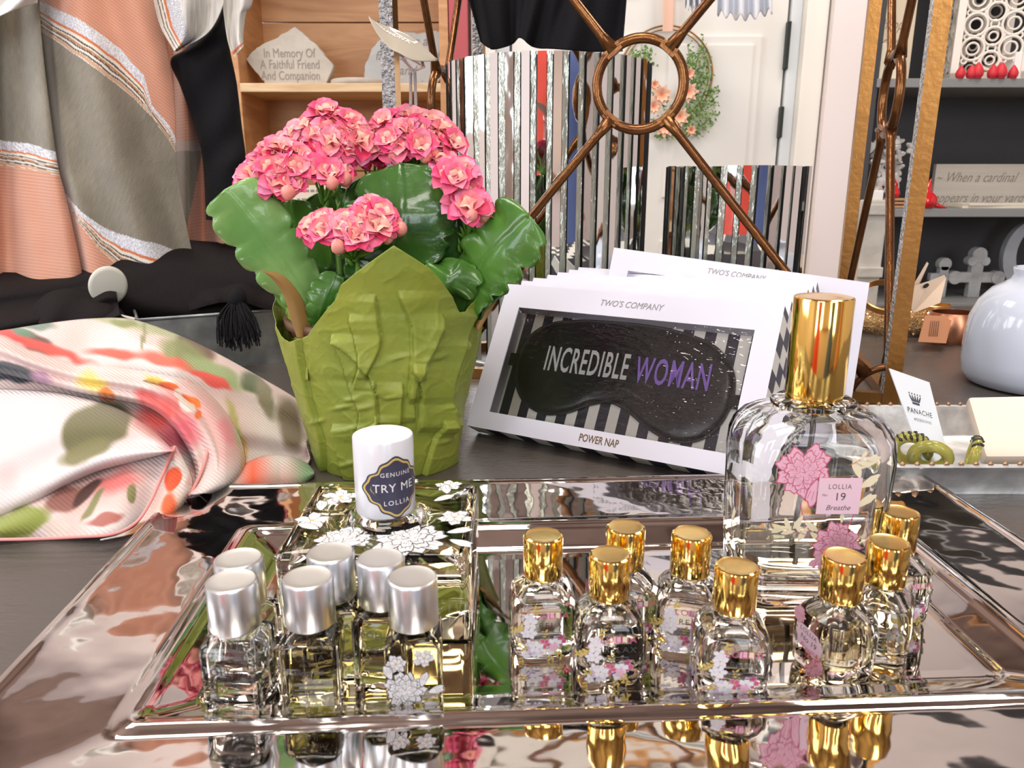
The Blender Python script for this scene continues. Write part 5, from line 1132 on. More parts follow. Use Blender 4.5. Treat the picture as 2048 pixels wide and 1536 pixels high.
def slab(px_pts, Yc, t, m, nm, lab, lines, size, lead, cpx, cpy, shear=0.0, sx=1.0, ybot=None):
    P = [WY(x, y, Yc) for x, y in px_pts]; zb = min(p.z for p in P); dz = z_sh - zb; c = sum((p.x for p in P)) / len(P)
    o = thing(nm, lab, 'stone', (c, Yc, z_sh)); K = [(p.x - c, p.z + dz - z_sh) for p in P]
    rnd = random.Random(len(P)); fine = []
    for i, a in enumerate(K):
        b = K[(i + 1) % len(K)]
        for q in range(5): t_ = q / 5; fine.append((a[0] + (b[0] - a[0]) * t_ + rnd.uniform(-.0015, .0015), max(0, a[1] + (b[1] - a[1]) * t_ + rnd.uniform(-.0015, .0015))))
    n = len(fine); V = []; F = []
    cx = sum(p[0] for p in fine) / n; cz = sum(p[1] for p in fine) / n
    for s, y in ((0.985, 0.0), (1.0, 0.004), (1.0, t * 0.6), (0.97, t)): V += [(cx + (x - cx) * s, y, max(0, cz + (z - cz) * s)) for x, z in fine]
    for i in range(3): F += [(i * n + j, (i + 1) * n + j, (i + 1) * n + (j + 1) % n, i * n + (j + 1) % n) for j in range(n)]
    F += [tuple(range(n)), tuple(range(4 * n - 1, 3 * n - 1, -1))]
    obj('stone_slab', V, F, m, o, smooth=False)
    tp = WY(cpx, cpy, Yc); x0, z0 = tp.x - c, tp.z + dz - z_sh
    for k, l in enumerate(lines):
        V, F = text(l, size, 0.0, sx, shear=shear, ext=0.0004); obj('engraved_lettering', xf(V, Matrix.Translation((x0, -0.0005, z0 - k * lead)) @ Matrix.Rotation(R(90), 4, 'X')), F, M_eng, o, smooth=False)
slab([(490, 112), (512, 90), (545, 73), (590, 47), (608, 62), (640, 92), (668, 127), (655, 158), (652, 166), (535, 166), (524, 154), (500, 126)], 2.06, 0.03, M_stone, 'memorial_stone', 'angular tan stone engraved In Memory Of A Faithful Friend And Companion', ['In Memory Of', 'A Faithful Friend', 'And Companion'], 0.030, 0.0262, 578, 101, sx=0.74)
slab([(726, 165), (729, 122), (743, 85), (764, 64), (794, 50), (835, 56), (868, 50), (890, 54), (894, 105), (884, 140), (872, 165)], 2.10, 0.03, M_stone2, 'memorial_stone', 'blue-grey stone with italic engraving, behind the plant tag', ['believe a', 'faithful friend', 'and', 'companion'], 0.032, 0.0345, 812, 72, shear=0.3, sx=0.95)
P = WY(710, 166, 2.03); o = thing('stone_coaster', 'thin round whitish stone lying between the two engraved stones', 'stone', (P.x, 2.07, z_sh)); MB().lathe([(0, 0), (0.066, 0), (0.068, 0.004), (0.067, 0.012), (0.064, 0.014), (0, 0.014)], 40).obj('disc', M_stone, o)
P = WY(640, 452, 2.06); o = thing('text_plaque', 'small cream plaque with grey lettering glimpsed through the flower stems', 'plaque', (P.x, 2.06, WY(640, 452, YF).z))
MB().box((-0.07, 0, 0), (0.07, 0.012, 0.10), 0.002).obj('plate', mat('cream_board', (0.72, 0.66, 0.54), 0.6), o, smooth=False)
for k in range(4):
    mb = MB(); r_ = random.Random(k); x = -0.055
    while x < 0.05: w_ = r_.uniform(.006, .016); mb.box((x, -0.0006, 0.083 - k * 0.022), (x + w_, 0, 0.089 - k * 0.022)); x += w_ + 0.004
    mb.obj('faded_lettering', M_eng, o, smooth=False)
# red banner board beside the bookcase
P = WY(897, 100, 2.0); P2 = WY(936, 100, 2.0)
o = thing('red_board', 'tall narrow rose-red board standing against the pine bookcase', 'board', ((P.x + P2.x) / 2, 2.03, ZF)); bw((P.x + 0.002, 2.0, ZF), (P2.x, 2.05, 1.1)).obj('panel', mat('rose_red_paint', (0.44, 0.075, 0.085), 0.5), o, smooth=False, world=True)
P = WY(350, 200, 2.0); o = thing('red_board', 'thin crimson board edge showing between the black sleeve and the pine bookcase', 'board', (xl_ - 0.02, 2.03, ZF)); bw((xl_ - 0.034, 2.0, ZF), (xl_ - 0.004, 2.05, 1.1)).obj('panel', mat('crimson_paint', (0.30, 0.02, 0.04), 0.5), o, smooth=False, world=True)

# ================================================================ charcoal bookcase
M_char = mat('charcoal_paint', (0.052, 0.052, 0.056), 0.6, var=0.12, vscale=3); M_shelfg = mat('grey_shelf_edge', (0.24, 0.245, 0.245), 0.5)
rb = thing('charcoal_bookcase', 'dark charcoal bookcase with light grey shelf edges', 'bookcase', (1.28, 2.12, ZF)); X0, X1 = 0.868, 1.75
bw((X0, 2.26, ZF), (X1, 2.28, 1.2)).obj('back_panel', M_char, rb, smooth=False, world=True)
for x in (X0, X1 - 0.025): bw((x, YF, ZF), (x + 0.025, 2.26, 1.2)).obj('side_panel', M_char, rb, smooth=False, world=True)
Z1, Z2, Z3 = WY(1900, 157, YF).z, WY(1900, 417, YF).z, -0.095
for zt in (Z1, Z2, Z3, 0.95): bw((X0 + 0.02, YF - 0.004, zt - 0.021), (X1 - 0.02, 2.26, zt)).obj('shelf', M_shelfg, rb, smooth=False, world=True)
def put_text(par, body, size, x, z, m, y=-0.0006, **k):
    V, F = text(body, size, **k); return obj('lettering', xf(V, Matrix.Translation((x, y, z)) @ Matrix.Rotation(R(90), 4, 'X')), F, m, par, smooth=False)
M_cream = mat('cream_board', (0.72, 0.66, 0.54), 0.6); M_cream2 = mat('warm_cream_board', (0.74, 0.62, 0.46), 0.6); M_ivory = mat('ivory_lacquer', (0.82, 0.76, 0.68), 0.45)
# top shelf
P = WY(1792, 150, 2.10); o = thing('lettered_canvas', 'tan canvas sign with faint looping script, on the top shelf behind the bronze side ring', 'sign', (P.x, 2.14, Z1)); MB().box((-0.055, 0, 0), (0.052, 0.02, 0.34), 0.002).obj('canvas', M_cream2, o, smooth=False)
put_text(o, 'happy', 0.036, 0.0, 0.145, mat('brown_script', (0.35, 0.24, 0.14), 0.7), shear=0.4, sx=.8); put_text(o, 'day', 0.036, -0.01, 0.105, MATS['brown_script'], shear=0.4, sx=.8)
P = WY(1783, 150, 2.04); o = thing('cream_block', 'plain pale cream block standing below the canvas sign', 'block', (P.x - 0.004, 2.05, Z1)); MB().box((-0.036, 0, 0), (0.036, 0.03, 0.088), 0.003).obj('block_body', mat('pale_cream', (0.80, 0.74, 0.56), 0.6), o, smooth=False)
# fretwork lantern
P = WY(1975, 150, 2.03); ln = thing('fretwork_lantern', 'ivory lantern with pierced circle fretwork panels behind red tulip heads', 'lantern', (P.x, 2.03, Z1), R(-14)); lw = 0.078; lh = 0.30
for sx in (-1, 1):
    for y in (0, 2 * lw): MB().box((sx * lw - 0.009, y - 0.009, 0), (sx * lw + 0.009, y + 0.009, lh), 0.001).obj('post', M_ivory, ln, smooth=False)
for z in (0.0, lh - 0.02): MB().box((-lw - 0.009, -0.009, z), (lw + 0.009, 2 * lw + 0.009, z + 0.018), 0.001).obj('plate', M_ivory, ln, smooth=False)
def fret(M, nm):
    mb = MB()
    def ring(x, z, r, w_=0.0034):
        mb.tube([M @ Vector((x + r * math.cos(a), 0, z + r * math.sin(a))) for a in [2 * math.pi * k / 26 for k in range(26)]], w_, 6, closed=True)
    for zc in (0.045, 0.10, 0.155, 0.21, 0.265):
        ring(0, zc, 0.021)
        for sx in (-1, 1): ring(sx * 0.042, zc + 0.0275, 0.026); ring(sx * 0.042, zc + 0.0275, 0.014, 0.0026)
        ring(0, zc + 0.0275, 0.009, 0.0026); ring(0, zc, 0.010, 0.0024) if zc != 0.155 else None
        for sx in (-1, 1): ring(sx * 0.03, zc, 0.006, 0.0026); ring(sx * 0.058, zc, 0.006, 0.0026)
    mb.obj('fretwork_mesh', M_ivory, ln)
fret(Matrix.Identity(4), ''); fret(Matrix.Translation((-lw, lw, 0)) @ Matrix.Rotation(R(90), 4, 'Z'), ''); fret(Matrix.Translation((0, 2 * lw, 0)), '')
M_red = mat('tulip_red', (0.62, 0.03, 0.045), 0.5)
first = None
for k, (px, s_, lab) in enumerate(((1926, .9, 'outermost beside the bronze post'), (1942, .95, 'second from the bronze post'), (1960, 1.15, 'tallest, in front of the lantern middle'), (1985, 1.0, 'third from the white box'), (2007, 1.15, 'second from the white box'), (2026, .95, 'touching the white box'))):
    P = WY(px, 158, 1.985 + 0.012 * (k % 2)); 
    if first is None:
        o = thing('wooden_tulip', 'x', 'ornament', P); MB().lathe([(0, 0), (0.008, 0.0), (0.0115, 0.006), (0.0125, 0.013), (0.0095, 0.021), (0.0055, 0.027), (0.0018, 0.032), (0.0, 0.033)], 20).obj('petal_cup', M_red, o)
        MB().lathe([(0.0, -0.0), (0.009, 0.0), (0.009, 0.0012), (0, 0.0012)], 16).obj('base', M_red, o); first = o
    else: o = copy_tree(first)
    o['label'] = 'small red wooden tulip head, ' + lab; o['group'] = 'red tulip heads on the top shelf'; o.location = (P.x, 2.013 if k % 2 == 0 else 2.0095, Z1); o.scale = (s_, s_ * .3 if False else s_, s_)
    o.location.y = 2.0 + 0.0
P = WY(2046, 158, 2.0); o = thing('white_box', 'plain white box beside the red tulip heads on the top shelf', 'box', (P.x + 0.035, 2.03, Z1)); MB().box((-0.055, -0.02, 0), (0.055, 0.05, 0.062), 0.002).obj('carton', M_white, o, smooth=False)
P = WY(2040, 130, 2.1); o = thing('easel', 'brown wooden easel leg leaning behind the white box', 'easel', (P.x, 2.2, Z1))
mb = MB(); mb.tube([(-0.03, 0, 0.0), (0.055, 0.0, 0.33)], 0.009, 6); mb.obj('leg', mat('brown_wood', (0.16, 0.07, 0.025), 0.5), o, smooth=False)
mb = MB(); mb.tube([(0.14, 0, 0.0), (0.055, 0.0, 0.33)], 0.009, 6); mb.obj('leg', MATS['brown_wood'], o, smooth=False)
# second shelf
M_dw = mat('weathered_white_wood', (0.66, 0.63, 0.60), 0.7, bump=0.002, bscale=60, var=0.3, vscale=40)
P = WY(1780, 405, 2.05); o = thing('puzzle_piece_tree', 'tumbled tree of weathered white wooden puzzle-like pieces', 'ornament', (P.x, 2.07, Z2))
rnd = random.Random(9)
def cutout(r):
    out = []
    for k in range(40): a = 2 * math.pi * k / 40; q = r * (0.68 + 0.32 * math.cos(4 * a)); out.append((q * math.cos(a), q * math.sin(a)))
    return out
for k, (px, py) in enumerate([(1762, 265), (1768, 285), (1748, 292), (1782, 280), (1798, 285), (1826, 295), (1752, 305), (1766, 308), (1785, 300), (1800, 312), (1756, 322), (1772, 326), (1790, 322), (1762, 338), (1778, 342), (1792, 338), (1750, 350), (1768, 356), (1786, 354), (1776, 370), (1760, 372), (1796, 362)]):
    Q = WY(px, py, 2.05 + rnd.uniform(-.02, .03)) - Vector(o.location)
    MM = Matrix.Translation(Q) @ Matrix.Rotation(rnd.uniform(-.9, .9), 4, 'Z') @ Matrix.Rotation(rnd.uniform(0, 3), 4, 'Y') @ Matrix.Rotation(rnd.uniform(-.6, .6), 4, 'X')
    MB().prism(cutout(rnd.uniform(.017, .022)), 0.009, 0, MM).obj('wooden_piece', M_dw, o, smooth=False)
MB().tube([(0, 0.02, 0), (0.0, 0.02, 0.16)], 0.006, 8).obj('trunk', M_dw, o)
P = WY(1750, 405, 2.0); o = thing('white_block', 'small white block next to the puzzle-piece tree', 'block', (P.x, 2.02, Z2)); MB().box((-0.022, -0.015, 0), (0.022, 0.02, 0.045), 0.003).obj('block_body', M_white, o, smooth=False)
P = WY(1790, 415, 2.0); o = thing('slatted_crate', 'tiny slatted wooden crate under a red glazed bird', 'crate', (P.x + 0.006, 2.03, Z2))
mb = MB()
for z in (0.0, 0.009, 0.018): mb.box((-0.032, -0.022, z + 0.001), (0.032, 0.022, z + 0.007), 0.001)
for x in (-0.026, 0.026): mb.box((x - 0.003, -0.019, 0.0), (x + 0.003, 0.019, 0.0245))
mb.obj('slats', mat('light_brown_wood', (0.46, 0.24, 0.12), 0.6), o, smooth=False); crate = o
M_rg = mat('red_glaze', (0.62, 0.015, 0.02), 0.12, coat=0.6)
def bird(lab, loc, rz, sc):
    o = thing('cardinal_figurine', lab, 'bird figurine', loc, rz, 'red glazed birds on the middle shelf'); o.scale = (sc,) * 3
    mb = MB().lathe([(0.0, 0.0), (0.012, 0.0), (0.020, 0.006), (0.0235, 0.016), (0.021, 0.027), (0.0155, 0.035), (0.0135, 0.040), (0.0140, 0.047), (0.0105, 0.054), (0.005, 0.060), (0.0008, 0.070), (0, 0.071)], 32)
    mb.V = [(x * (1.15 if z < .035 else 1) - (0.004 if z > 0.035 else 0) + (0.010 * max(0, (z - .05) / .02) if z > .05 else 0), y, z) for x, y, z in mb.V]
    b = mb.obj('body', M_rg, o)
    mb = MB(); mb.tube([(0.018, 0, 0.010), (0.034, 0, 0.005), (0.052, 0, 0.001)], [0.007, 0.005, 0.002], 8); mb.obj('tail', M_rg, o)
    mb = MB(); mb.tube([(-0.015, 0, 0.046), (-0.022, 0, 0.044), (-0.027, 0, 0.041)], [0.0055, 0.0035, 0.0005], 8); mb.obj('beak', mat('orange_beak', (0.8, 0.3, 0.05), 0.3), o)
    for s in (-1, 1): MB().tube([(-0.0135, s * 0.0095, 0.048), (-0.0145, s * 0.0105, 0.048)], [0.0030, 0.0015], 8).obj('eye', mat('black_glaze', (0.02, 0.02, 0.02), 0.1), o)
    return o
bird('red glazed bird perched on the small slatted crate', (crate.location.x, 2.03, Z2 + 0.0251), R(60), 0.68)
P = WY(1853, 425, 2.0); bird('plump red glazed bird sitting at the end of the lettered plank', (P.x, 2.01, Z2), R(0), 1.05)
P = WY(1866, 412, 2.12); P2 = WY(2110, 412, 2.12); o = thing('lettered_plank', 'long weathered plank sign reading When a cardinal appears in your yard', 'sign', ((P.x + P2.x) / 2, 2.13, Z2))
hw = (P2.x - P.x) / 2; hh = WY(1900, 328, 2.12).z - Z2
MB().box((-hw, 0, 0), (hw, 0.015, hh), 0.001).obj('plank', mat('whitewashed_plank', (0.56, 0.51, 0.44), 0.7, var=0.12, vscale=10, stretch=(0.3, 1, 6)), o, smooth=False)
M_scr = mat('grey_script', (0.26, 0.23, 0.19), 0.7)
put_text(o, '~ When a cardinal', 0.036, -0.055, hh - 0.035, M_scr, shear=0.45, sx=0.8); put_text(o, 'appears in your yard', 0.036, -0.04, hh - 0.088, M_scr, shear=0.45, sx=0.8)
for k, (dx, dz, rr, lab) in enumerate(((0.0, 0.0, 0.0, 'cream lettered card lying flat in front of the plank sign, lower of two'), (0.012, 0.0065, 4, 'cream lettered card with red script, lying uppermost before the plank sign'))):
    P = WY(1985, 410, 2.05); o = thing('flat_card', lab, 'sign', (P.x + dx, 2.04, Z2 + dz + 0.0), R(rr)); MB().box((-0.10, -0.03, 0), (0.14, 0.04, 0.006), 0.001).obj('card', M_cream, o, smooth=False)
    V, F = text('love', 0.03, 0.0005, 1, shear=0.4); obj('red_lettering', xf(V, Matrix.Translation((-0.02, 0, 0.0062))), F, M_red, o, smooth=False)
# low shelf
P = WY(1950, 600, 2.08); o = thing('stone_cross', 'pale mottled cross with lobed ends on the lowest visible shelf', 'cross', (P.x, 2.09, Z3))
def lobe(cx, cz, r): return [(cx + r * math.cos(2 * math.pi * k / 14), cz + r * math.sin(2 * math.pi * k / 14)) for k in range(14)]
mb = MB(); mb.box((-0.016, 0, 0.0), (0.016, 0.02, 0.11), 0.002); mb.box((-0.055, 0.0005, 0.040), (0.055, 0.0195, 0.068), 0.002)
for c_ in ((0, 0.115, 0.020), (-0.018, 0.098, 0.012), (0.018, 0.098, 0.012), (-0.058, 0.054, 0.018), (0.058, 0.054, 0.018)): mb.prism(lobe(*c_), 0.024, 0, Matrix.Translation((0, -0.002 - 0.0003 * abs(c_[0]) * 100, 0)))
mb.obj('cross_body', mat('mottled_white', (0.45, 0.46, 0.46), 0.7, var=0.35, vscale=25, bump=0.003, bscale=40), o, smooth=False)
P = WY(2020, 600, 2.10); o = thing('crescent_figure', 'pale curved wing-like figure beside the lobed cross', 'ornament', (P.x, 2.12, Z3))
out = []; n = 20
for k in range(n + 1): a = R(100 + 150 * k / n); out.append((0.06 + 0.085 * math.cos(a), 0.11 + 0.10 * math.sin(a)))
for k in range(n + 1): a = R(250 - 150 * k / n); out.append((0.07 + 0.060 * math.cos(a), 0.115 + 0.078 * math.sin(a)))
MB().prism(out, 0.02).obj('wing', mat('pale_grey_wing', (0.42, 0.45, 0.48), 0.6, var=.2, vscale=20), o, smooth=False)
o = thing('stone_cross', 'smaller pale cross half hidden behind the cream jewellery cards', 'cross', (WY(1885, 600, 2.08).x, 2.09, Z3))
mb = MB(); mb.box((-0.012, 0, 0.0), (0.012, 0.02, 0.085), 0.002); mb.box((-0.035, 0.0005, 0.045), (0.035, 0.0195, 0.065), 0.002); mb.prism(lobe(0, 0.09, 0.017), 0.021); mb.obj('cross_body', MATS['mottled_white'], o, smooth=False)
# old window frame on the floor between table and bookcase
P = WY(1722, 420, 1.62); P2 = WY(1768, 420, 1.62)
o = thing('old_frame', 'distressed ivory wooden frame standing behind the bronze stand', 'frame', (P.x + 0.02, 1.62, ZF)); M_dist = mat('distressed_ivory', (0.64, 0.60, 0.53), 0.7, var=0.25, vscale=14, bump=0.002, bscale=40)
hh = WY(1750, 400, 1.62).z - ZF
MB().box((-0.012, 0, 0), (0.036, 0.03, hh), 0.003).obj('stile', M_dist, o, smooth=False)
for z in (hh - 0.03, WY(1750, 545, 1.62).z - ZF - 0.01, 0.1): MB().box((-0.014, -0.010, z), (0.037, 0.0, z + 0.022), 0.003).obj('rail', M_dist, o, smooth=False)

# ================================================================ wreath on the door
WC = WY(1332, 152, 2.045); wr = thing('hoop_wreath', 'thin gold hoop wreath with peach daisies and ferny green sprays on the door', 'wreath', (WC.x, 2.048, WC.z)); WR = 0.116; KS = 0.775
MB().tube([(WR * math.cos(a), 0, WR * math.sin(a)) for a in [2 * math.pi * k / 80 for k in range(80)]], 0.0022, 8, closed=True).obj('hoop', M_goldbar, wr)
MB().tube([((WR - .009) * math.cos(a), 0, (WR - .009) * math.sin(a)) for a in [2 * math.pi * k / 80 for k in range(80)]], 0.0016, 6, closed=True).obj('hoop', M_goldbar, wr)
rnd = random.Random(21); mbs = [MB(), MB()]
def wl(px, py): q = WY(px, py, 2.04); return Vector((q.x - WC.x, 0, q.z - WC.z))
sprays = [((1385, 200), (1405, 75)), ((1385, 200), (1380, 110)), ((1390, 190), (1415, 110)), ((1385, 200), (1434, 180)), ((1385, 200), (1432, 205)), ((1380, 215), (1436, 232)), ((1370, 225), (1412, 262)), ((1365, 230), (1395, 270)), ((1360, 230), (1378, 272)), ((1375, 210), (1425, 250)), ((1380, 180), (1420, 150)), ((1330, 220), (1306, 180)), ((1320, 240), (1318, 276)), ((1330, 245), (1345, 275)), ((1290, 130), (1262, 105)), ((1300, 130), (1285, 100)), ((1385, 190), (1375, 90)), ((1380, 170), (1398, 100))]
for a, b in sprays:
    A_, B_ = wl(*a), wl(*b); L = (B_ - A_).length
    m = mbs[0 if rnd.random() < .55 else 1]; m.tube([A_ + Vector((0, -0.004, 0)), (A_ + B_) / 2 + Vector((0, -0.02, 0)), B_ + Vector((0, -0.01, 0))], 0.0012, 4)
    for k in range(70):
        t = rnd.random(); w_ = 0.022 * (1 - t * .75); p = A_.lerp(B_, t) + Vector((rnd.uniform(-w_, w_), -0.008 - rnd.uniform(0, .025), rnd.uniform(-w_, w_))); s = rnd.uniform(.003, .0062)
        d1 = Vector((rnd.uniform(-1, 1), rnd.uniform(-.5, .5), rnd.uniform(-1, 1))).normalized(); d2 = d1.cross(Vector((0.2, 1, 0.1))).normalized()
        mbs[rnd.random() < .5].add([p, p + d1 * s + d2 * s * .45, p + d1 * s * 1.9, p + d1 * s - d2 * s * .45], [(0, 1, 2, 3)])
mbs[0].obj('foliage', mat('fern_green', (0.10, 0.22, 0.04), 0.6), wr, smooth=False); mbs[1].obj('foliage', mat('pale_fern_green', (0.30, 0.42, 0.16), 0.6), wr, smooth=False)
M_dz = mat('peach_daisy', (0.86, 0.52, 0.33), 0.6, attr='dye')
for px, py, s in ((1320, 192, 1.15), (1372, 186, 1.15), (1356, 235, 1.05), (1326, 256, 1.1), (1374, 150, .7), (1304, 215, .9), (1378, 262, .6), (1306, 172, .6)):
    s *= 0.8; c0 = wl(px, py); V = []; F = []; Cc = []; o_ = rnd.uniform(0, 6)
    for l, (n_, L, tl) in enumerate(((8, 0.030, 0.15), (8, 0.022, 0.5))):
        for k in range(n_):
            a = o_ + 2 * math.pi * (k + l * .5) / n_; b = len(V)
            for u, w_ in ((0, .002), (.35, .0065), (.7, .0055), (1, .0004)):
                for sd in (-1, 1):
                    r_, x = L * u * math.cos(tl), w_ * sd; V.append((s * (r_ * math.cos(a) - x * math.sin(a)), -0.03 - L * u * math.sin(tl), s * (r_ * math.sin(a) + x * math.cos(a)))); Cc.append(np.array((0.86, 0.25, 0.12)) * (1 - u) + np.array((0.90, 0.66, 0.48)) * u)
            F += [(b + 2 * q, b + 2 * q + 1, b + 2 * q + 3, b + 2 * q + 2) for q in range(3)]
    o = obj('daisy', V, F, M_dz, wr, col=Cc, smooth=False); o.location = (c0.x, 0, c0.z)
rp = WY(1338, 62, 2.645)
PX, PY, U, Vv = span([(1326, -60), (1326, 20), (1325, 64)], [(1350, -60), (1348, 20), (1346, 64)], 10, 30)
o = cloth('ribbon', [(toW(PX, PY, 2.040 + 0.002 * np.sin(U * 3)), np.ones(PX.shape + (3,)) * (0.86, 0.55, 0.42))], M_cloth, 0.001, wr)

# ================================================================ bracelets, cards and vase on the table
def tab(px, py): return WZ(px, py, 0)
# blue-white vase
V_ = thing('ceramic_vase', 'glossy pale blue-white ceramic bottle vase', 'vase', (0.570, 0.815, 0.0)); V_.scale = (0.975, 0.975, 0.945)
MB().lathe([(0.0, 0.001), (0.060, 0.001), (0.066, 0.004), (0.0715, 0.014), (0.0735, 0.03), (0.0735, 0.055), (0.071, 0.078), (0.064, 0.097), (0.053, 0.111), (0.042, 0.118), (0.0365, 0.1225), (0.0345, 0.128), (0.036, 0.1335), (0.0355, 0.1355), (0.033, 0.1355), (0.031, 0.131), (0.030, 0.118), (0.05, 0.10), (0.066, 0.06), (0.064, 0.02), (0, 0.008)], 72).obj('vase_body', mat('pale_blue_glaze', (0.66, 0.72, 0.84), 0.12, coat=0.5, var=0.08, vscale=4), V_)
M_cop = mat('brushed_copper', (0.66, 0.30, 0.17), 0.3, 1); M_bg = mat('brushed_gold', (0.72, 0.40, 0.14), 0.3, 1); M_glit = mat('gold_glitter', (0.78, 0.56, 0.28), 0.3, 0.9, bump=0.01, bscale=300); M_crd = mat('kraft_cream_card', (0.72, 0.56, 0.42), 0.6)
def cuff(nm, lab, P, rx, ry, h, t, m, rz=0, tilt=0, gap=0):
    o = thing(nm, lab, 'bracelet', P, rz); n = 60; V = []; F = []; a0 = gap / 2; a1 = 2 * math.pi - gap / 2
    prof = [(0, 0), (t, 0.0008), (t, h - 0.0008), (0, h)] if m is not M_cop else [(-0.003, 0), (0.001, h * .25), (0.002, h * .5), (0.001, h * .75), (-0.003, h), (-0.0042, h), (-0.001, h * .5), (-0.0042, 0)]
    k_ = len(prof)
    for i in range(n):
        a = a0 + (a1 - a0) * i / (n - 1)
        for d, z in prof: p = Vector(((rx + d) * math.cos(a), (ry + d) * math.sin(a), z)); p = Matrix.Rotation(tilt, 3, 'X') @ p; V.append(p + Vector((0, 0, abs(math.sin(tilt)) * ry)))
    for i in range(n - 1): F += [(i * k_ + j, i * k_ + (j + 1) % k_, (i + 1) * k_ + (j + 1) % k_, (i + 1) * k_ + j) for j in range(k_)]
    F += [tuple(range(k_))[::-1], tuple((n - 1) * k_ + j for j in range(k_))]
    obj('band', V, F, m, o, auto=40); return o
P = tab(1922, 694); cuff('copper_cuff', 'broad smooth copper cuff bracelet beside the blue-white vase', (P.x + 0.004, P.y + 0.033, 0), 0.033, 0.028, 0.042, 0.002, M_cop, 0, 0, 0.0)
def glitter(lab, P, rx, ry, rt, seed):
    o = thing('beaded_bracelet', lab, 'bracelet', P); rnd = random.Random(seed); core = MB().tube([(rx * math.cos(a), ry * math.sin(a), rt) for a in [2 * math.pi * k / 50 for k in range(50)]], rt * .72, 10, closed=True)
    core.obj('core', M_glit, o); mb = MB()
    for k in range(900):
        a = rnd.uniform(0, 6.283); b = rnd.uniform(0, 6.283); r_ = rt * .82; c = Vector(((rx + r_ * math.cos(b)) * math.cos(a), (ry + r_ * math.cos(b)) * math.sin(a), rt + r_ * math.sin(b))); s = rnd.uniform(.0009, .0019)
        if c.z < s: continue
        q = Matrix.Rotation(rnd.uniform(0, 3), 3, 'X') @ Matrix.Rotation(rnd.uniform(0, 3), 3, 'Y')
        mb.add([c + q @ Vector(v) * s for v in ((1, 0, 0), (-1, 0, 0), (0, 1, 0), (0, -1, 0), (0, 0, 1), (0, 0, -1))], [(0, 2, 4), (2, 1, 4), (1, 3, 4), (3, 0, 4), (2, 0, 5), (1, 2, 5), (3, 1, 5), (0, 3, 5)])
    e = mb.obj('beads', mat('gold_bead', (0.85, 0.62, 0.36), 0.15, 1), o, smooth=False); e['kind'] = 'stuff'
P = tab(1800, 668); glitter('gold beaded bracelet lying flat at the end of the jewellery heap', (P.x, P.y + 0.02, 0), 0.048, 0.036, 0.0150, 2)
P = tab(1880, 668); glitter('second gold beaded bracelet, under the standing cream cards', (P.x + 0.006, P.y + 0.055, 0), 0.038, 0.034, 0.0150, 5)
P = tab(1790, 668); cuff('gold_bangle', 'thin orange-gold bangle tilted over the beaded bracelet', (P.x - 0.014, P.y + 0.012, 0.030), 0.034, 0.032, 0.011, 0.0016, M_bg, R(-12), R(34))
P = tab(1885, 668); cuff('gold_bangle', 'small gold bangle lying level on top of the second beaded bracelet', (P.x + 0.004, P.y + 0.052, 0.0302), 0.028, 0.024, 0.006, 0.0012, M_bg, 0, 0)
def card3(nm, lab, pts, Ys, m, cat='card', t=0.0008, holes=()):
    P = [WY(x, y, Y) for (x, y), Y in zip(pts, Ys)]; c = Vector((sum(p.x for p in P) / len(P), sum(p.y for p in P) / len(P), min(p.z for p in P)))
    o = thing(nm, lab, cat, c); b = obj('card_sheet', P, [tuple(range(len(P)))], m, o, smooth=False, world=True); solid(b, t); return o, P
c1, P = card3('jewellery_card', 'cream earring card with a dark punched hole standing behind the bronze post', [(1808, 578), (1858, 562), (1888, 550), (1892, 556), (1880, 606), (1826, 626)], [1.06, 1.07, 1.08, 1.08, 1.055, 1.05], M_crd)
Q = WY(1850, 571, 1.062); MB().prism([(0.0045 * math.cos(a), 0.0028 * math.sin(a)) for a in [k * math.pi / 8 for k in range(16)]], 0.0006, 0, Matrix.Translation(Q + Vector((0, -0.003, 0))) @ Matrix.Rotation(R(-35), 4, 'Y')).obj('punched_hole', M_black_gap, c1, smooth=False, world=True)
card3('jewellery_card', 'narrow cream card tip rising behind the wider earring card', [(1818, 585), (1854, 524), (1857, 527), (1838, 570), (1826, 590)], [1.09, 1.10, 1.10, 1.095, 1.09], M_crd)
k3, P = card3('jewellery_card', 'orange-brown swing tag leaning on the copper cuff', [(1850, 631), (1905, 633), (1892, 687), (1836, 684)], [1.03, 1.03, 0.985, 0.985], mat('orange_brown_card', (0.48, 0.20, 0.085), 0.55))
for k in range(5):
    a = WY(1862 + k * 4, 642, 1.019); b = WY(1858 + k * 4, 672, 0.994); MB().tube([a, b], 0.0005, 4).obj('printed_line', mat('dark_brown_ink', (0.16, 0.07, 0.04), 0.6), k3, world=True)

# ---- galvanised jewellery tray
gt = thing('jewellery_tray', 'riveted galvanised tray holding rings and jewellery cards', 'tray', (0.42, 0.575, 0))
GX0, GX1, GY0, GY1, GZ = 0.262, 0.62, 0.503, 0.650, 0.025
M_gb = mat('galvanised_tray_steel', (0.78, 0.79, 0.78), 0.38, 0.55, var=0.3, vscale=60, vcol=(0.55, 0.56, 0.56), bump=0.001, bscale=60)
def rr4(x0, y0, x1, y1, z, r=0.012, n=6):
    cx, cy = (x0 + x1) / 2, (y0 + y1) / 2; return [(cx + x, cy + y, z) for x, y in rrect((x1 - x0) / 2, (y1 - y0) / 2, r, n)]
secs = [(-0.012, 0.0), (-0.0125, 0.006), (-0.004, 0.021), (0.0, 0.0235), (0.0012, 0.0252), (0.0, 0.0268), (-0.003, 0.0262), (-0.0045, 0.0225), (-0.0135, 0.004), (-0.018, 0.0018)]
V = []; m = None
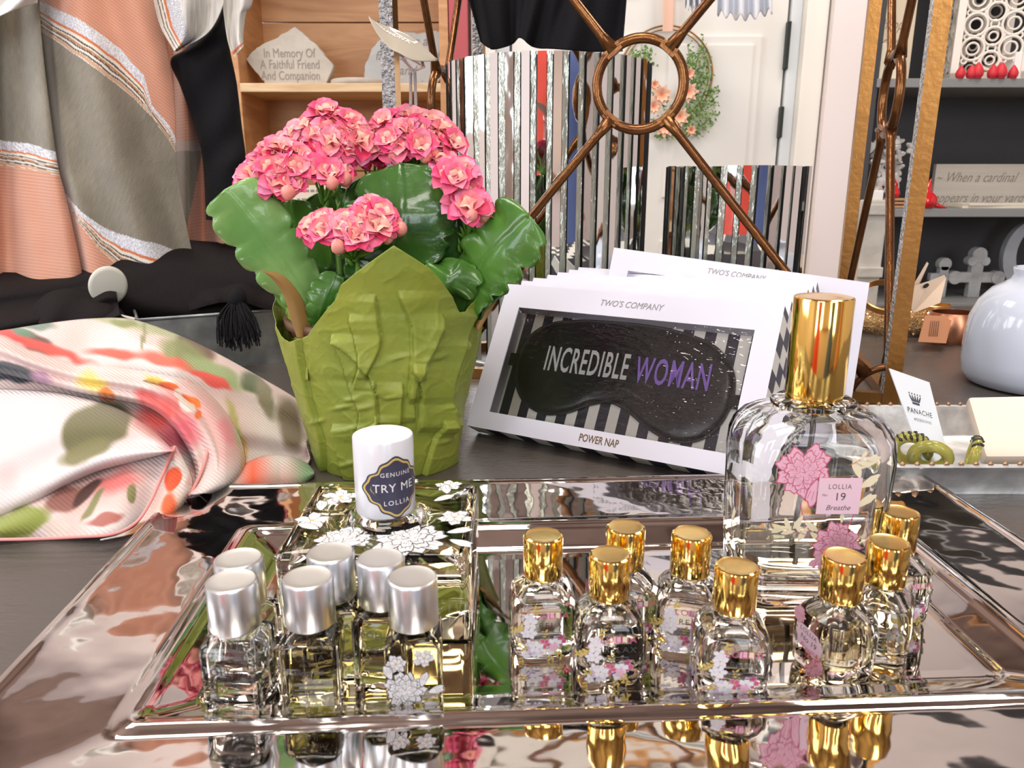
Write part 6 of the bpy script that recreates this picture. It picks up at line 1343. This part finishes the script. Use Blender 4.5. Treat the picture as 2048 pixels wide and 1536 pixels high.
for d, z in secs: rg = rr4(GX0 - d, GY0 - d, GX1 + d, GY1 + d, z) if False else rr4(GX0 - d, GY0 - d, GX1 + d, GY1 + d, z); m = len(rg); V += rg
F = [(i * m + j, i * m + (j + 1) % m, (i + 1) * m + (j + 1) % m, (i + 1) * m + j) for i in range(len(secs) - 1) for j in range(m)] + [tuple((len(secs) - 1) * m + j for j in range(m)), tuple(range(m))[::-1]]
obj('tray_body', V, F, M_gb, gt, auto=50, world=True)
mb = MB()
for k in range(34):
    for y in (GY0 - 0.0, GY1 + 0.0): x = GX0 + 0.01 + k * (GX1 - GX0 - 0.02) / 33; mb.tube([(x - .0017, y, 0.0272), (x, y, 0.0281), (x + .0017, y, 0.0272)], [0.0008, 0.0014, 0.0008], 6)
mb.obj('rivets', mat('copper_rivet', (0.50, 0.30, 0.17), 0.4, 0.8), gt, world=True)
FZ = 0.0025
# PANACHE card
pc_, P = card3('earring_card', 'white display card with a small crown emblem leaning in the riveted tray', [(1778, 737), (1858, 765), (1898, 922), (1846, 926)], [0.592, 0.602, 0.560, 0.550], mat('blue_white_card', (0.76, 0.82, 0.87), 0.45))
pl = Matrix.Identity(4)
tl, tr2, br, bl = P; ux = (tr2 - tl).normalized(); dn = ((bl - tl) + (br - tr2)).normalized(); nn = ux.cross(-dn).normalized()
if nn.y > 0: nn = -nn
def oncard(px, py):  # a point of the card's plane seen at this pixel
    d = Vector(ray(px, py)); o_ = Vector((0, 0, CAM_H)); t = (tl - o_).dot(nn) / d.dot(nn); return o_ + d * t
def cardframe(px, py, px2, py2, off=0.0009):
    a = oncard(px, py); b = oncard(px2, py2); x = (b - a).normalized(); y = nn.cross(x); M = Matrix((x, y, nn)).transposed().to_4x4(); return Matrix.Translation(a + nn * off) @ M, (b - a).length
M_ink = mat('charcoal_ink', (0.06, 0.07, 0.09), 0.5)
M_, L_ = cardframe(1838, 826, 1863, 833); V, F = text('PANACHE', 1.0, 0, 1.0, spacing=1.15); w0 = max(v[0] for v in V) - min(v[0] for v in V); Lw = (oncard(1864, 835) - oncard(1815, 815)).length
obj('lettering', xf([(v[0] * Lw / w0, v[1] * Lw / w0 * 1.2, 0) for v in V], M_), F, M_ink, pc_, smooth=False, world=True)
M_, L_ = cardframe(1844, 843, 1862, 848); V, F = text('ACCESSORIES', 1.0, 0, 1.0, spacing=1.15); w0 = max(v[0] for v in V) - min(v[0] for v in V); Lw = (oncard(1862, 848) - oncard(1827, 834)).length
obj('lettering', xf([(v[0] * Lw / w0, v[1] * Lw / w0 * 1.2, 0) for v in V], M_), F, M_ink, pc_, smooth=False, world=True)
M_, L_ = cardframe(1829, 800, 1845, 805); s = (oncard(1841, 800) - oncard(1820, 800)).length / 2
cr_ = MB()
def sh(pts): cr_.add([M_ @ Vector((x * s, y * s, 0)) for x, y in pts], [tuple(range(len(pts)))])
sh([(-0.6, -0.75), (0.6, -0.75), (0.66, -0.45), (-0.66, -0.45)]); sh([(-0.68, -0.35), (0.68, -0.35), (0.72, -0.22), (-0.72, -0.22)])
for a, w_ in ((-0.95, .17), (-0.48, .15), (0, .17), (0.48, .15), (0.95, .17)): sh([(a * .62 - w_, -0.2), (a * .62 + w_, -0.2), (a + w_ * .5, 0.45), (a, 0.62), (a - w_ * .5, 0.45)]); sh([(a + 0.11 * math.cos(t), 0.78 + 0.11 * math.sin(t)) for t in [k * math.pi / 4 for k in range(8)]])
cr_.obj('crown_emblem', M_ink, pc_, smooth=False, world=True)
# resin rings
M_res = mat('olive_yellow_resin', (0.62, 0.58, 0.12), 0.08, trans=0.55, ior=1.45); M_resd = mat('dark_resin_veins', (0.03, 0.03, 0.025), 0.15)
def ringr(lab, px, py, Y, R_, rt, tilt, rz, veins):
    P = WY(px, py, Y); o = thing('resin_ring', lab, 'ring', (P.x, Y, FZ), rz); M2 = Matrix.Translation((0, 0, R_ * math.cos(tilt) + rt)) @ Matrix.Rotation(tilt, 4, 'X')
    pts = [M2 @ Vector((R_ * math.cos(a), 0, R_ * math.sin(a))) for a in [2 * math.pi * k / 48 for k in range(48)]]
    mb = MB().tube(pts, rt, 12, closed=True); zc = min(v[2] for v in mb.V); mb.V = [(v[0], v[1], v[2] - zc) for v in mb.V]; mb.obj('band', M_res, o)
    r_ = random.Random(int(px))
    for k in range(veins):
        a = R(30 + 120 * k / veins); L = [M2 @ Vector(((R_ + rt * 1.0 * math.cos(b)) * math.cos(a + 0.1 * b), rt * 1.02 * math.sin(b), (R_ + rt * 1.0 * math.cos(b)) * math.sin(a + 0.1 * b))) - Vector((0, 0, zc)) for b in [-1.6 + 3.2 * q / 8 for q in range(9)]]
        MB().tube(L, [0.0002] + [r_.uniform(.0006, .0016) for _ in range(7)] + [0.0002], 5).obj('dark_vein', M_resd, o)
ringr('mottled olive resin ring with black veins beside the white crown card', 1822, 900, 0.560, 0.0115, 0.0042, R(18), R(-30), 7)
ringr('plain olive resin ring lying against the white crown card', 1862, 905, 0.545, 0.0115, 0.0045, R(28), R(-24), 0)
ringr('mottled resin ring standing alone in the middle of the riveted tray', 1945, 915, 0.548, 0.0115, 0.0034, R(8), R(62), 5)
P = WY(1830, 925, 0.536); o = thing('black_bead', 'round black bead before the olive rings', 'bead', (P.x, 0.536, FZ)); MB().lathe([(0.0055 * math.sin(a), 0.0055 - 0.0055 * math.cos(a)) for a in [math.pi * k / 12 for k in range(13)]], 20).obj('bead_body', M_resd, o)
for px, Y, sc, lab in ((1990, 0.535, 1.0, 'round clear yellow cabochon in front of the cream earring box'), (2020, 0.530, 1.15, 'wider amber cabochon beside the round yellow one')):
    P = WY(px, 925, Y); o = thing('cabochon', lab, 'bead', (P.x, Y, FZ)); MB().lathe([(0.0, 0.0), (0.0075, 0.0003), (0.0082, 0.002), (0.0075, 0.0055), (0.005, 0.0082), (0, 0.0092)], 24).obj('stone', mat('yellow_resin', (0.80, 0.60, 0.18), 0.06, trans=0.5), o); o.scale = (sc, sc, 1)
# cream earring box
eb = thing('earring_box', 'thick cream card box with a wire earring drawn on its sloping face', 'box', (0.405, 0.585, FZ), R(-8))
bmx = MB(); MM = Matrix.Translation((0, 0, 0.004)) @ Matrix.Rotation(R(38), 4, 'X') @ Matrix.Rotation(R(-6), 4, 'Y')
bmx.box((-0.032, -0.028, 0.0), (0.075, 0.03, 0.012), 0.003, 0, MM); zc = min(v[2] for v in bmx.V); bmx.V = [(v[0], v[1], v[2] - zc) for v in bmx.V]; bmx.obj('box_body', mat('cream_pink_card', (0.82, 0.70, 0.58), 0.5), eb, auto=40)
W2 = Matrix.Translation((0, 0, -zc)) @ MM
MB().tube([W2 @ Vector((0.010 + 0.006 * math.cos(a) * (1 + .3 * math.sin(3 * a)), -0.012 + 0.006 * math.sin(a), 0.0128)) for a in [2 * math.pi * k / 30 for k in range(30)]], 0.0004, 5, closed=True).tube([W2 @ Vector(v) for v in ((0.014, -0.008, 0.0128), (0.024, -0.002, 0.0130), (0.034, -0.008, 0.0128))], 0.0004, 5).obj('wire_earring', M_gold, eb)
MB().prism([(0.003 * math.cos(a), 0.003 * math.sin(a)) for a in [k * math.pi / 8 for k in range(16)]], 0.0003, 0, W2 @ Matrix.Translation((0.018, 0.018, 0.0123)) @ Matrix.Rotation(R(-90), 4, 'X')).obj('punched_hole', mat('copper_hole', (0.3, 0.12, 0.06), .5), eb, smooth=False)

# ================================================================ behind the camera: unseen counter and dresses added to colour the mirror reflections
o = thing('reflection_counter', 'white counter added unseen beneath the front windows for the reflections', 'counter', (-0.2, -1.75, ZF)); MB().box((-0.8, -0.25, 0), (0.8, 0.25, 0.95), 0.01).obj('carcass', M_white, o, smooth=False); MB().box((-0.84, -0.28, 0.95), (0.84, 0.28, 0.99), 0.01).obj('worktop', mat('oak_top', (0.35, 0.2, 0.1), .4), o, smooth=False)
for x, y, c, lab in ((-0.62, -0.9, (0.75, 0.08, 0.05), 'bright red dress added unseen behind the camera for the mirror reflections'), (0.55, -1.0, (0.08, 0.12, 0.3), 'navy blue dress added unseen behind the camera for the mirror reflections'), (1.5, -0.7, (0.55, 0.25, 0.12), 'rust dress added unseen near the far window for the mirror reflections')):
    o = thing('reflection_dress', lab, 'dress', (x, y, ZF)); nm = 'cloth_%d' % int(c[0] * 100)
    MB().lathe([(0.26, 0.35), (0.24, 0.5), (0.19, 0.8), (0.13, 1.0), (0.15, 1.15), (0.17, 1.3), (0.12, 1.42), (0.05, 1.46)], 40).obj('dress', mat('dress_cloth_' + nm, c, .7), o)
    MB().tube([(0, 0, 0.02), (0, 0, 1.55)], 0.02, 10).obj('pole', M_white, o); MB().lathe([(0, 0), (0.16, 0), (0.16, 0.02), (0, 0.03)], 32).obj('base', M_white, o)
